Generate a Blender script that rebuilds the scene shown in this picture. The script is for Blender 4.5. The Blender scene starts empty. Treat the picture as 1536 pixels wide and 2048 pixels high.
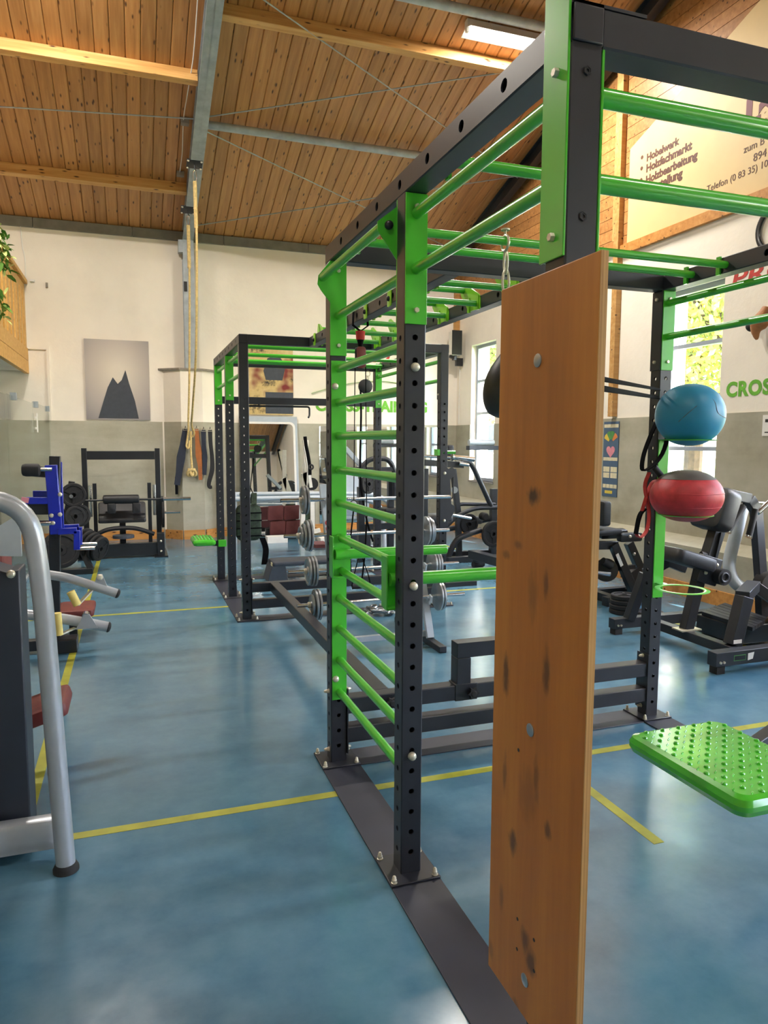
import bpy, bmesh, math, random
from mathutils import Vector, Matrix
random.seed(7)
S = bpy.context.scene
COL = S.collection

# ------------------------------------------------------------------ camera, light, exposure
CF, CPITCH, CROLL, CYAW = 1438.0, 0.0983, 0.0042, 0.3358
CPOS = Vector((-0.8908, -2.348, 1.6054))
_fx = Vector((math.sin(CYAW), math.cos(CYAW), 0)); _rx = Vector((math.cos(CYAW), -math.sin(CYAW), 0)); _up = Vector((0, 0, 1))
_F = _fx*math.cos(CPITCH) - _up*math.sin(CPITCH); _U = _up*math.cos(CPITCH) + _fx*math.sin(CPITCH)
_R2 = _rx*math.cos(CROLL) + _U*math.sin(CROLL); _U2 = -_rx*math.sin(CROLL) + _U*math.cos(CROLL)
cam = bpy.data.cameras.new('camera'); camo = bpy.data.objects.new('camera', cam); COL.objects.link(camo)
cam.sensor_fit = 'VERTICAL'; cam.sensor_height = 36; cam.lens = 36*CF/2048; cam.clip_start = 0.05; cam.clip_end = 300
camo.matrix_world = Matrix(((_R2.x, _U2.x, -_F.x, CPOS.x), (_R2.y, _U2.y, -_F.y, CPOS.y), (_R2.z, _U2.z, -_F.z, CPOS.z), (0, 0, 0, 1)))
S.camera = camo

def at(u, v, ax, val):
    """point of the place seen at a photo pixel, on a plane x / y / z = val"""
    d = _F + _R2*((u-768)/CF) - _U2*((v-1024)/CF); i = 'xyz'.index(ax)
    return CPOS + d*((val - CPOS[i])/d[i])

S.view_settings.view_transform = 'Standard'; S.view_settings.look = 'None'
S.view_settings.exposure = 0.95; S.view_settings.gamma = 1.0
S.view_settings.use_curve_mapping = False

W = bpy.data.worlds.new('world'); S.world = W; W.use_nodes = True
wn = W.node_tree; wn.nodes.clear()
wo = wn.nodes.new('ShaderNodeOutputWorld'); wb = wn.nodes.new('ShaderNodeBackground'); ws = wn.nodes.new('ShaderNodeTexSky')
ws.sky_type = 'NISHITA'; ws.sun_disc = False; ws.sun_elevation = math.radians(46); ws.sun_rotation = math.radians(120)
ws.altitude = 600; ws.air_density = 1.0; ws.dust_density = 2.5
wb.inputs['Strength'].default_value = 2.3
wn.links.new(ws.outputs[0], wb.inputs['Color']); wn.links.new(wb.outputs[0], wo.inputs['Surface'])
sun = bpy.data.lights.new('sun', 'SUN'); suno = bpy.data.objects.new('sun', sun); COL.objects.link(suno)
sun.energy = 14.0; sun.angle = math.radians(0.6); sun.color = (1, .93, .82)
suno.location = (14, -6, 16)
suno.rotation_euler = Vector((-0.30, 0.62, -0.95)).to_track_quat('-Z', 'Y').to_euler()

# ------------------------------------------------------------------ materials
def V(*a): return Vector(a)
M = {}
def rgb(h):
    c = [int(h[i:i+2], 16)/255 for i in (0, 2, 4)]
    return tuple(x/12.92 if x <= .04045 else ((x+.055)/1.055)**2.4 for x in c) + (1,)
class NT:
    def __init__(s, name):
        s.m = bpy.data.materials.new(name); s.m.use_nodes = True; s.t = s.m.node_tree
        s.b = s.t.nodes['Principled BSDF']; s.o = s.t.nodes['Material Output']; M[name] = s.m
    def n(s, typ, **kw):
        x = s.t.nodes.new('ShaderNode'+typ)
        for k, v in kw.items():
            if k.startswith('i_'): x.inputs[k[2:].replace('_', ' ')].default_value = v
            else: setattr(x, k, v)
        return x
    def l(s, a, b): s.t.links.new(a, b)
    def ramp(s, fac, stops):
        r = s.n('ValToRGB'); e = r.color_ramp.elements
        while len(e) < len(stops): e.new(.5)
        for el, (p, c) in zip(e, stops): el.position = p; el.color = c
        s.l(fac, r.inputs[0]); return r.outputs[0]
    def coord(s, scale=(1, 1, 1), kind='Object', rot=(0, 0, 0)):
        c = s.n('TexCoord'); m = s.n('Mapping'); m.inputs['Scale'].default_value = scale; m.inputs['Rotation'].default_value = rot
        s.l(c.outputs[kind], m.inputs[0]); return m.outputs[0]
    def noise(s, vec, scale, detail=4, rough=.55):
        x = s.n('TexNoise'); x.inputs['Scale'].default_value = scale; x.inputs['Detail'].default_value = detail
        x.inputs['Roughness'].default_value = rough
        if vec: s.l(vec, x.inputs['Vector'])
        return x.outputs[0]
    def mix(s, f, a, b, mode='MIX'):
        x = s.n('Mix', data_type='RGBA', blend_type=mode)
        for i, v in ((0, f), (6, a), (7, b)):
            if isinstance(v, (int, float)): x.inputs[i].default_value = v
            elif isinstance(v, tuple): x.inputs[i].default_value = v
            else: s.l(v, x.inputs[i])
        return x.outputs[2]
    def bump(s, h, strength=.2, dist=.01):
        x = s.n('Bump'); x.inputs['Strength'].default_value = strength; x.inputs['Distance'].default_value = dist
        s.l(h, x.inputs['Height']); s.l(x.outputs[0], s.b.inputs['Normal'])
    def set(s, **kw):
        for k, v in kw.items():
            i = s.b.inputs[k.replace('_', ' ')]
            if hasattr(v, 'links') or hasattr(v, 'is_linked'): s.l(v, i)
            else: i.default_value = v
        return s
def plain(name, hexc, rough=.5, metal=0., var=.12, scale=18, coat=0., bump=0.):
    t = NT(name); c = rgb(hexc); v = t.coord()
    nz = t.noise(v, scale, 3)
    lo = tuple(x*(1-var) for x in c[:3])+(1,); hi = tuple(min(1, x*(1+var)) for x in c[:3])+(1,)
    t.set(Base_Color=t.ramp(nz, [(.3, lo), (.7, hi)]), Roughness=rough, Metallic=metal, Coat_Weight=coat, Coat_Roughness=.12)
    if bump: t.bump(t.noise(v, scale*8, 2), bump, .002)
    return t
# structure
def plaster(name, hexc):
    t = NT(name); v = t.coord(kind='Object'); c = rgb(hexc)
    n1 = t.noise(v, 1.3, 5, .6); n2 = t.noise(v, 14, 4, .6)
    d = tuple(x*.90 for x in c[:3])+(1,)
    t.set(Base_Color=t.ramp(n1, [(.25, d), (.6, c)]), Roughness=.85); t.bump(n2, .25, .01)
plaster('wall_plaster', 'F1E9DB')
t = NT('concrete'); v = t.coord(); n1 = t.noise(v, 1.1, 7, .65); n2 = t.noise(v, 22, 4); n3 = t.noise(t.coord((.6, .6, 3)), 1.5, 4)
c = t.ramp(n1, [(.28, rgb('8C8772')), (.5, rgb('ABA793')), (.75, rgb('C0BCAA'))])
t.set(Base_Color=t.mix(.25, c, t.ramp(n3, [(.3, rgb('87826E')), (.7, rgb('C6C3B4'))])), Roughness=.7); t.bump(n2, .12, .006)
t = NT('floor_coating'); v = t.coord(); n1 = t.noise(v, .5, 8, .6); n2 = t.noise(v, 4, 7, .7); n3 = t.noise(t.coord((.3, 2.2, 1)), 1.0, 6, .6); n4 = t.noise(v, 1.7, 9, .75)
base = t.ramp(n1, [(.25, rgb('365F7C')), (.5, rgb('427089')), (.78, rgb('548298'))])
base = t.mix(.35, base, t.ramp(n3, [(.3, rgb('3A6480')), (.72, rgb('648B9E'))]))
base = t.mix(.16, base, t.ramp(n2, [(.3, rgb('38545F')), (.7, rgb('8AA5AD'))]))
base = t.mix(t.mix(.45, (0, 0, 0, 1), t.ramp(n4, [(.58, (0, 0, 0, 1)), (.8, (1, 1, 1, 1))]), 'MULTIPLY'), base, rgb('3A4A50'))
t.set(Base_Color=base, Roughness=t.ramp(n2, [(.3, (.13,)*3+(1,)), (.75, (.27,)*3+(1,))]), Specular_IOR_Level=.6)
t.bump(t.noise(v, 1.6, 3), .06, .01)
plain('line_paint', '9A9A2C', .5, var=.18, scale=9)
def wood(name, dark, mid, light, knots=True, gscale=1.0, rough=.5, rnd=.35):
    t = NT(name); oi = t.n('ObjectInfo'); tc = t.n('TexCoord')
    off = t.n('VectorMath', operation='SCALE'); cv = t.n('CombineXYZ'); t.l(oi.outputs['Random'], cv.inputs[0]); t.l(oi.outputs['Random'], cv.inputs[1])
    t.l(cv.outputs[0], off.inputs[0]); off.inputs['Scale'].default_value = 37.0
    ad = t.n('VectorMath', operation='ADD'); t.l(tc.outputs['Object'], ad.inputs[0]); t.l(off.outputs[0], ad.inputs[1])
    mp = t.n('Mapping'); mp.inputs['Scale'].default_value = (.55*gscale, 9*gscale, 9*gscale); t.l(ad.outputs[0], mp.inputs[0])
    n1 = t.noise(mp.outputs[0], 2.2, 5, .6)
    col = t.ramp(n1, [(.25, rgb(dark)), (.5, rgb(mid)), (.75, rgb(light))])
    rv = t.n('HueSaturation'); mr = t.n('MapRange'); mr.inputs[3].default_value = 1-rnd; mr.inputs[4].default_value = 1+rnd*.6
    t.l(oi.outputs['Random'], mr.inputs[0]); t.l(mr.outputs[0], rv.inputs['Value']); t.l(col, rv.inputs['Color']); col = rv.outputs[0]
    if knots:
        mk = t.n('Mapping'); mk.inputs['Scale'].default_value = (2.0, 6.5, 6.5); t.l(ad.outputs[0], mk.inputs[0])
        vo = t.n('TexVoronoi'); vo.inputs['Scale'].default_value = 2.1; t.l(mk.outputs[0], vo.inputs['Vector'])
        k = t.ramp(vo.outputs['Distance'], [(.08, (1, 1, 1, 1)), (.19, (0, 0, 0, 1))])
        col = t.mix(k, col, rgb('3E2010'))
    t.set(Base_Color=col, Roughness=rough); t.bump(n1, .1, .004)
wood('ceiling_wood', '98683A', 'B07C48', 'C2925C', rnd=.18, rough=.42)
wood('beam_wood', 'AE7C42', 'C69658', 'D6AC72', knots=True, rnd=.1)
wood('gallery_wood', 'C08A3C', 'D9A653', 'E6BA6C', knots=False, rnd=.12)
wood('skirting_wood', 'B07536', 'C98C48', 'D7A05C', rnd=.12)
plain('galvanised', 'A3ABB0', .45, .25, .16, 9)
plain('grey_trim', '7D7C74', .6, .2, .15, 6)
plain('window_frame', '9DA7B4', .4, 0, .04)
plain('sill_grey', '8A8378', .7)
def glass(name, tint, base):
    t = NT(name); t.t.nodes.remove(t.b); tr = t.n('BsdfTransparent'); gl = t.n('BsdfGlossy'); lw = t.n('LayerWeight'); mx = t.n('MixShader')
    gl.inputs['Roughness'].default_value = .02; tr.inputs[0].default_value = tint; lw.inputs['Blend'].default_value = .5
    pw_ = t.n('Math', operation='POWER'); pw_.inputs[1].default_value = 4.0; t.l(lw.outputs['Facing'], pw_.inputs[0])
    ml = t.n('Math', operation='MULTIPLY_ADD'); ml.inputs[1].default_value = .6; ml.inputs[2].default_value = base; t.l(pw_.outputs[0], ml.inputs[0])
    t.l(ml.outputs[0], mx.inputs[0]); t.l(tr.outputs[0], mx.inputs[1]); t.l(gl.outputs[0], mx.inputs[2]); t.l(mx.outputs[0], t.o.inputs[0])
glass('window_glass', (.97, .98, .99, 1), .02); glass('partition_glass', (.96, .985, .97, 1), .015)
t = NT('mirror'); t.set(Base_Color=(.9, .92, .92, 1), Metallic=1.0, Roughness=.015)
# rig and machines
plain('anthracite', '26282F', .38, .0, .14, 7, bump=.03)
plain('strip_steel', '282B38', .5, .0, .12, 5, bump=.03)
plain('green_step', '46B42C', .22, 0, .05, 5, coat=.6)
plain('dark_steel', '2B2E34', .4, .1, .14, 9)
plain('black_frame', '1C1F24', .38, .0, .15, 12, coat=.15)
plain('black_rubber', '1C1C1E', .75, 0, .2, 25, bump=.1)
plain('black_leather', '222326', .5, 0, .18, 30, bump=.15)
plain('green_coat', '46B42C', .3, 0, .06, 5, coat=.5)
plain('lime_coat', '7CC826', .32, 0, .06, 5, coat=.4)
plain('zinc_bolt', 'CFC9B6', .35, .45, .12, 40)
plain('chrome', 'C9CDD2', .16, 1.0, .05, 20)
plain('plate_chrome', 'A9ADB0', .34, .85, .15, 14)
plain('silver_coat', 'A9AEB4', .33, .35, .05, 12, coat=.3)
plain('light_grey_coat', 'AEB8C0', .4, .1, .06, 8)
plain('white_coat', 'DFDCD2', .45, 0, .05)
plain('blue_coat', '1428A8', .35, 0, .08, 6, coat=.3)
plain('yellow_grip', 'E2CB74', .6, 0, .1, 12)
plain('red_leather', '6A2A26', .5, 0, .15, 20, bump=.08)
plain('maroon_mat', '5C2A2C', .7, 0, .12, 14)
plain('grey_plastic', '3E444E', .55, 0, .1)
plain('white_plastic', 'E6E4DE', .45, 0, .03)
plain('red_web', 'B02A28', .7, 0, .12, 40)
plain('black_web', '101114', .95, 0, .2, 40)
M['black_web'].node_tree.nodes['Principled BSDF'].inputs['Specular IOR Level'].default_value = .08
plain('rope_fibre', 'D2B87C', .85, 0, .22, 30, bump=.3)
plain('tan_leather', 'A4612F', .5, 0, .18, 12, bump=.1)
plain('navy_belt', '1F2636', .7, 0, .15, 20)
plain('camo_green', '2E3D2E', .8, 0, .5, 26)
plain('ball_blue', '2A86AE', .45, 0, .06, 6, bump=.05)
plain('ball_red', 'B83038', .5, 0, .18, 22, bump=.1)
plain('ball_grey', '5A5552', .55, 0, .12, 14)
plain('foliage', '4F7F2C', .6, 0, .45, 8)
plain('foliage_pale', 'B7C77A', .6, 0, .3, 8)
plain('tree_leaf', 'A9B25A', .7, 0, .5, 2)
plain('tree_leaf_yellow', 'D8BE5A', .7, 0, .4, 2)
plain('bark', '5A4634', .85, 0, .3, 6)
plain('grass', '7E9446', .9, 0, .3, 3)
plain('house_wall', 'CDB79A', .8, 0, .1, 2)
plain('house_roof', '8A4A35', .8, 0, .2, 4)
plain('sign_cream', 'DCC08A', .55, 0, .04, 3)
plain('sign_ink', '5A3427', .6, 0, .05)
plain('sign_red', '6E2B3C', .6, 0, .05)
plain('paint_green', '6CB23A', .8, 0, .22, 14)
plain('paint_red', 'BE4038', .8, 0, .22, 14)
plain('antler_brown', 'A06A3E', .6, 0, .3, 10, bump=.2)
plain('paper_white', 'ECEAE4', .7, 0, .03)
plain('ink_dark', '2B2B2D', .7, 0, .05)
t = NT('tube_light'); e = t.n('Emission'); e.inputs[0].default_value = (1, .94, .86, 1); e.inputs[1].default_value = 30.0; t.l(e.outputs[0], t.o.inputs[0])
t = NT('plywood_face'); v = t.coord((14, 1.1, 1.1), 'Object'); tc = t.coord((1, 5.2, .55)); n1 = t.noise(tc, 1.6, 6, .62); n2 = t.noise(t.coord((1, 26, 1.2)), 2.0, 4)
col = t.ramp(n1, [(.25, rgb('96581C')), (.5, rgb('B06C22')), (.78, rgb('C4822E'))]); col = t.mix(.10, col, t.ramp(n2, [(.3, rgb('804A1E')), (.7, rgb('C0833F'))]))
wob = t.noise(t.coord((1, 30, 14)), 1.6, 4); acc = None
for u_, v_, ru, rv, k_ in ((1068, 992, 13, 17, .9), (1013, 1110, 7, 9, .5), (1012, 1350, 6, 40, .75), (1092, 1170, 5, 32, .6), (1093, 1345, 7, 50, .7), (1066, 1190, 9, 60, .35), (1056, 1590, 18, 60, .25), (1095, 1662, 7, 18, .7), (1025, 1682, 8, 24, .8),
                           (1010, 1540, 4, 40, .5), (1050, 1880, 8, 26, .7), (1062, 1925, 10, 28, .75), (1031, 2010, 6, 16, .5), (1003, 1795, 4, 26, .45), (1072, 1560, 6, 44, .5), (1036, 1090, 8, 9, .5), (982, 1900, 5, 20, .4)):
    q_ = at(u_, v_, 'x', -.0275)-V(-.021, -.935, .205); e0 = at(u_+ru, v_, 'x', -.0275); e1 = at(u_, v_+rv, 'x', -.0275); b_ = at(u_, v_, 'x', -.0275)
    mp = t.n('Mapping'); tcx = t.n('TexCoord'); t.l(tcx.outputs['Object'], mp.inputs[0]); sy_, sz_ = 1/abs(e0.y-b_.y), 1/abs(e1.z-b_.z)
    mp.inputs['Scale'].default_value = (0, sy_, sz_); mp.inputs['Location'].default_value = (0, -q_.y*sy_, -q_.z*sz_)
    ln = t.n('VectorMath', operation='LENGTH'); t.l(mp.outputs[0], ln.inputs[0]); ad = t.n('Math', operation='MULTIPLY_ADD'); ad.inputs[1].default_value = -1.6; t.l(wob, ad.inputs[0]); t.l(ln.outputs['Value'], ad.inputs[2])
    rp = t.n('MapRange'); t.l(ad.outputs[0], rp.inputs[0]); rp.inputs[1].default_value = .45; rp.inputs[2].default_value = -.35; rp.inputs[3].default_value = 0; rp.inputs[4].default_value = k_
    if acc is None: acc = rp.outputs[0]
    else: mxn = t.n('Math', operation='MAXIMUM'); t.l(acc, mxn.inputs[0]); t.l(rp.outputs[0], mxn.inputs[1]); acc = mxn.outputs[0]
col = t.mix(acc, col, rgb('3B2818')); t.set(Base_Color=col, Roughness=.48); t.bump(n1, .06, .003)
t = NT('plywood_edge'); n1 = t.noise(t.coord((190, 30, .8)), 1.0, 3); t.set(Base_Color=t.ramp(n1, [(.3, rgb('9A6A34')), (.7, rgb('CBA062'))]), Roughness=.6)

# ------------------------------------------------------------------ geometry helpers
def V(*a): return Vector(a)
def basis(d, up=None):
    d = Vector(d).normalized(); up = Vector(up) if up else (V(0, 0, 1) if abs(d.z) < .95 else V(1, 0, 0))
    x = up.cross(d)
    if x.length < 1e-6: x = V(1, 0, 0).cross(d)
    x.normalize(); return x, d.cross(x).normalized(), d
class MB:
    def __init__(s): s.v = []; s.f = []
    def add(s, vs, fs):
        o = len(s.v); s.v += [Vector(p) for p in vs]; s.f += [tuple(i+o for i in f) for f in fs]; return s
    def box(s, x0, x1, y0, y1, z0, z1):
        return s.add([(x0, y0, z0), (x1, y0, z0), (x1, y1, z0), (x0, y1, z0), (x0, y0, z1), (x1, y0, z1), (x1, y1, z1), (x0, y1, z1)],
                     [(0, 3, 2, 1), (4, 5, 6, 7), (0, 1, 5, 4), (1, 2, 6, 5), (2, 3, 7, 6), (3, 0, 4, 7)])
    def beam(s, p0, p1, w, h, up=None):
        p0 = Vector(p0); p1 = Vector(p1); x, y, d = basis(p1-p0, up); a = x*w/2; b = y*h/2
        vs = [p+i*a+j*b for p in (p0, p1) for i, j in ((-1, -1), (1, -1), (1, 1), (-1, 1))]
        return s.add(vs, [(3, 2, 1, 0), (4, 5, 6, 7), (0, 1, 5, 4), (1, 2, 6, 5), (2, 3, 7, 6), (3, 0, 4, 7)])
    def path(s, pts, w, h, up):
        for a, b in zip(pts[:-1], pts[1:]): s.beam(a, b, w, h, up)
        return s
    def cyl(s, p0, p1, r0, r1=None, n=16):
        p0 = Vector(p0); p1 = Vector(p1); r1 = r0 if r1 is None else r1; x, y, d = basis(p1-p0)
        vs = [p+(x*math.cos(t)+y*math.sin(t))*r for p, r in ((p0, r0), (p1, r1)) for t in (2*math.pi*i/n for i in range(n))]
        return s.add(vs, [tuple(range(n-1, -1, -1)), tuple(range(n, 2*n))] + [(i, (i+1) % n, n+(i+1) % n, n+i) for i in range(n)])
    def tube(s, pts, r, n=12, closed=False, flat=None):
        pts = [Vector(p) for p in pts]; m = len(pts); rs = r if isinstance(r, (list, tuple)) else [r]*m
        tg = []
        for i in range(m):
            a = pts[(i-1) % m] if (i > 0 or closed) else pts[0]; b = pts[(i+1) % m] if (i < m-1 or closed) else pts[-1]
            tg.append((b-a).normalized())
        x, y, d = basis(tg[0]); vs = []
        for i in range(m):
            if i:
                q = tg[i-1].rotation_difference(tg[i]); x = q @ x; y = q @ y
            fy = flat if flat else 1.0
            vs += [pts[i]+(x*math.cos(t)+y*math.sin(t)*fy)*rs[i] for t in (2*math.pi*k/n for k in range(n))]
        fs = []
        for i in range(m if closed else m-1):
            j = (i+1) % m
            fs += [(i*n+k, i*n+(k+1) % n, j*n+(k+1) % n, j*n+k) for k in range(n)]
        if not closed: fs += [tuple(range(n-1, -1, -1)), tuple((m-1)*n+k for k in range(n))]
        return s.add(vs, fs)
    def lathe(s, o, axis, prof, n=24):
        o = Vector(o); x, y, d = basis(axis); vs = []; fs = []
        for r, h in prof: vs += [o+d*h+(x*math.cos(t)+y*math.sin(t))*max(r, 1e-4) for t in (2*math.pi*k/n for k in range(n))]
        for i in range(len(prof)-1): fs += [(i*n+k, i*n+(k+1) % n, (i+1)*n+(k+1) % n, (i+1)*n+k) for k in range(n)]
        fs += [tuple(range(n-1, -1, -1)), tuple((len(prof)-1)*n+k for k in range(n))]
        return s.add(vs, fs)
    def prism(s, poly, o, u, v, th):
        o = Vector(o); u = Vector(u); v = Vector(v); nn = u.cross(v).normalized()*th; m = len(poly)
        vs = [o+u*a+v*b for a, b in poly]+[o+u*a+v*b+nn for a, b in poly]
        return s.add(vs, [tuple(range(m-1, -1, -1)), tuple(range(m, 2*m))]+[(i, (i+1) % m, m+(i+1) % m, m+i) for i in range(m)])
    def torus(s, c, axis, R, r, n=32, k=10, flat=1.0):
        x, y, d = basis(axis); c = Vector(c)
        vs = []; fs = []
        for i in range(n):
            a = 2*math.pi*i/n; e = x*math.cos(a)+y*math.sin(a)
            vs += [c+e*(R+r*math.cos(b))+d*r*flat*math.sin(b) for b in (2*math.pi*j/k for j in range(k))]
        for i in range(n):
            for j in range(k): fs.append((i*k+j, ((i+1) % n)*k+j, ((i+1) % n)*k+(j+1) % k, i*k+(j+1) % k))
        return s.add(vs, fs)
    def rbox(s, c, ax, ay, hx, hy, hz, r=.02, seg=4):
        """rounded pad: rounded outline in the (ax, ay) plane, soft rim along the normal"""
        c = Vector(c); ax = Vector(ax).normalized(); ay = Vector(ay).normalized(); az = ax.cross(ay).normalized()
        def ring(inset, z):
            out = []
            rr = max(r-inset*.3, .002)
            for qx, qy, a0 in ((1, 1, 0), (-1, 1, 90), (-1, -1, 180), (1, -1, 270)):
                for k in range(seg+1):
                    a = math.radians(a0+90*k/seg)
                    out.append(c+ax*(qx*(hx-inset-rr)+rr*math.cos(a))+ay*(qy*(hy-inset-rr)+rr*math.sin(a))+az*z)
            return out
        e = min(hz*.8, r*.6); L = [(e, -hz), (e*.3, -hz+e*.3), (0, -hz+e), (0, hz-e), (e*.3, hz-e*.3), (e, hz)]
        n = 4*(seg+1); vs = []
        for i, z in L: vs += ring(i, z)
        fs = [(i*n+k, i*n+(k+1) % n, (i+1)*n+(k+1) % n, (i+1)*n+k) for i in range(len(L)-1) for k in range(n)]
        fs += [tuple(range(n-1, -1, -1)), tuple((len(L)-1)*n+k for k in range(n))]
        return s.add(vs, fs)
def smooth(pts, n=6):
    """Catmull-Rom through points"""
    p = [Vector(q) for q in pts]; P = [p[0]*2-p[1]]+p+[p[-1]*2-p[-2]]; out = []
    for i in range(1, len(P)-2):
        for k in range(n):
            t = k/n; a, b, c, d = P[i-1], P[i], P[i+1], P[i+2]
            out.append(.5*((2*b)+(c-a)*t+(2*a-5*b+4*c-d)*t*t+(3*b-a-3*c+d)*t**3))
    return out+[p[-1]]
def bend(pts, r, n=5):
    """polyline with filleted corners"""
    p = [Vector(q) for q in pts]; out = [p[0]]
    for a, b, c in zip(p[:-2], p[1:-1], p[2:]):
        d0 = (a-b); d1 = (c-b); q = min(r, d0.length*.49, d1.length*.49); s0 = b+d0.normalized()*q; s1 = b+d1.normalized()*q
        out += [s0*(1-t)**2+b*2*t*(1-t)+s1*t*t for t in (k/n for k in range(n+1))]
    return out+[p[-1]]
def wl(o):
    L = Vector((0, 0, 0))
    while o is not None: L = L+o.location; o = o.parent
    return L
def mesh_of(mb, off=Vector((0, 0, 0)), ang=34):
    me = bpy.data.meshes.new('m'); me.from_pydata([tuple(p-off) for p in mb.v], [], mb.f)
    bm = bmesh.new(); bm.from_mesh(me); bmesh.ops.recalc_face_normals(bm, faces=bm.faces); bm.to_mesh(me); bm.free()
    me.shade_smooth(); me.set_sharp_from_angle(angle=math.radians(ang)); me.update()
    return me
def link(name, me, mat, parent=None, loc=(0, 0, 0), rot=None):
    if mat and not me.materials: me.materials.append(M[mat])
    o = bpy.data.objects.new(name, me); COL.objects.link(o); o.parent = parent; o.location = loc
    if rot is not None: o.rotation_euler = rot
    return o
def part(name, mb, mat, parent, bev=0, label=None, ang=34, kind=None):
    """mb is in world coordinates; becomes one mesh under parent"""
    me = mesh_of(mb, wl(parent), ang); me.name = name; o = link(name, me, mat, parent)
    if bev:
        b = o.modifiers.new('bevel', 'BEVEL'); b.width = bev; b.segments = 2; b.limit_method = 'ANGLE'; b.angle_limit = math.radians(40)
    if label: o['label'] = label
    if kind: o['kind'] = kind
    return o
def inst(name, me, mat, parent, pos, rot=None, label=None):
    """shared mesh placed at a world position under parent"""
    o = link(name, me, mat, parent, Vector(pos)-wl(parent), rot)
    if label: o['label'] = label
    return o
def tag(o, label, cat, group=None):
    o['label'] = label; o['category'] = cat
    if group: o['group'] = group
    return o
def thing(name, loc, label, cat, group=None):
    o = bpy.data.objects.new(name, None); COL.objects.link(o); o.location = loc; o.empty_display_size = .1
    return tag(o, label, cat, group)
def solo(name, mb, mat, loc, label, cat, group=None, bev=0, ang=34):
    me = mesh_of(mb, Vector(loc), ang); me.name = name; o = link(name, me, mat, None, loc); tag(o, label, cat, group)
    if bev:
        b = o.modifiers.new('bevel', 'BEVEL'); b.width = bev; b.segments = 2; b.limit_method = 'ANGLE'; b.angle_limit = math.radians(40)
    return o
def struct(name, mb, mat, bev=0):
    me = mesh_of(mb); me.name = name; o = link(name, me, mat); o['kind'] = 'structure'
    if bev:
        b = o.modifiers.new('bevel', 'BEVEL'); b.width = bev; b.segments = 2; b.limit_method = 'ANGLE'
    return o
def text_part(name, txt, size, mat, parent, o, u, v, bold=0., sx=1., shear=0., th=.0015, spacing=1.0):
    """flat lettering as thin mesh: baseline start o, reading direction u, up v (world)"""
    cu = bpy.data.curves.new('txt', 'FONT'); cu.body = txt; cu.size = size; cu.offset = bold; cu.extrude = th; cu.shear = shear; cu.space_character = spacing
    cu.resolution_u = 4
    ob = bpy.data.objects.new('txt', cu); COL.objects.link(ob); bpy.context.view_layer.update()
    me = bpy.data.meshes.new_from_object(ob.evaluated_get(bpy.context.evaluated_depsgraph_get()))
    bpy.data.objects.remove(ob); bpy.data.curves.remove(cu)
    u = Vector(u).normalized(); v = Vector(v).normalized(); n = u.cross(v); L = wl(parent); o = Vector(o)
    for q in me.vertices: q.co = o+u*(q.co.x*sx)+v*q.co.y+n*q.co.z-L
    me.materials.clear(); me.name = name
    return link(name, me, mat, parent)
X3, Y3, Z3 = V(1, 0, 0), V(0, 1, 0), V(0, 0, 1)

# ------------------------------------------------------------------ the hall
XL, XR, YB, YF, ZE, SL, YR = -5.0, 4.8, 9.9, -7.9, 4.9, 0.30, 1.0
def roof(y): return ZE + SL*((YB-y) if y >= YR else (YB-YR)-(YR-y))
floor = struct('floor', MB().box(XL, XR, YF, YB, -.12, 0), 'floor_coating')
for x0, x1, y0, y1 in ((-1.385, 1.84, .665, .715), (-1.385, -1.335, .715, YB-.4), (XL, 3.0, 4.60, 4.65), (1.04, 1.09, -.12, .66), (3.62, 3.67, .7, 8.6), (1.92, 4.2, .665, .715), (2.05, 2.1, 7.0, 9.3)):
    part('floor_line', MB().box(x0, x1, y0, y1, .0, .0012), 'line_paint', floor, label='yellow line marked on the floor')
# back wall with concrete dado, pier and eaves trim
wb_ = struct('wall_back', MB().box(XL-.3, XR+.35, YB, YB+.3, -.12, ZE), 'wall_plaster')
part('concrete_dado', MB().box(XL, -.42, YB-.012, YB+.01, 0, 1.9).box(.42, XR, YB-.012, YB+.01, 0, 1.9), 'concrete', wb_, label='raw grey concrete lower part of the wall')
pier = [(-.42, 0), (-.17, -.22), (.17, -.22), (.42, 0)]
part('pier', MB().prism(pier, (0.03, YB, 0), X3, Y3, 2.72), 'wall_plaster', wb_)
part('pier_dado', MB().prism([(-.425, 0), (-.172, -.228), (.172, -.228), (.425, 0)], (0.03, YB, 0), X3, Y3, 1.9), 'concrete', wb_)
part('pier_ledge', MB().prism([(-.50, 0), (-.19, -.25), (.19, -.25), (.50, 0)], (0.03, YB, 2.72), X3, Y3, .03), 'sill_grey', wb_)
for k in range(7):
    x0 = XL+k*1.4
    part('eaves_trim', MB().box(x0+.004, min(x0+1.396, XR), YB-.05, YB, ZE-.14, ZE-.0), 'grey_trim', wb_)
part('wall_recess_frame', MB().box(-2.38, -2.05, YB-.03, YB, 2.97, 3.02).box(-2.09, -2.05, YB-.03, YB, 1.9, 2.97), 'wall_plaster', wb_)
part('wall_cable', MB().tube(smooth([(-2.37, YB-.012, 4.80), (-2.36, YB-.012, 4.5), (-2.33, YB-.012, 4.3), (-2.33, YB-.012, 4.03)]), .008, 8), 'white_plastic', wb_)
part('cable_clip', MB().box(-2.06, -2.03, YB-.03, YB, 3.90, 3.97), 'sill_grey', wb_)
part('wall_bracket', MB().box(-2.27, -2.21, YB-.04, YB, 3.97, 4.0), 'white_plastic', wb_)
bsk = struct('baseboard_back', MB().box(XL, -.44, YB-.035, YB-.012, 0, .15).box(.5, XR-.25, YB-.035, YB-.012, 0, .15), 'skirting_wood')
part('pier_board', MB().beam((-.44+.03, YB-.02, .075), (-.19+.03, YB-.24, .075), .02, .15, Z3), 'skirting_wood', bsk)
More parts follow.
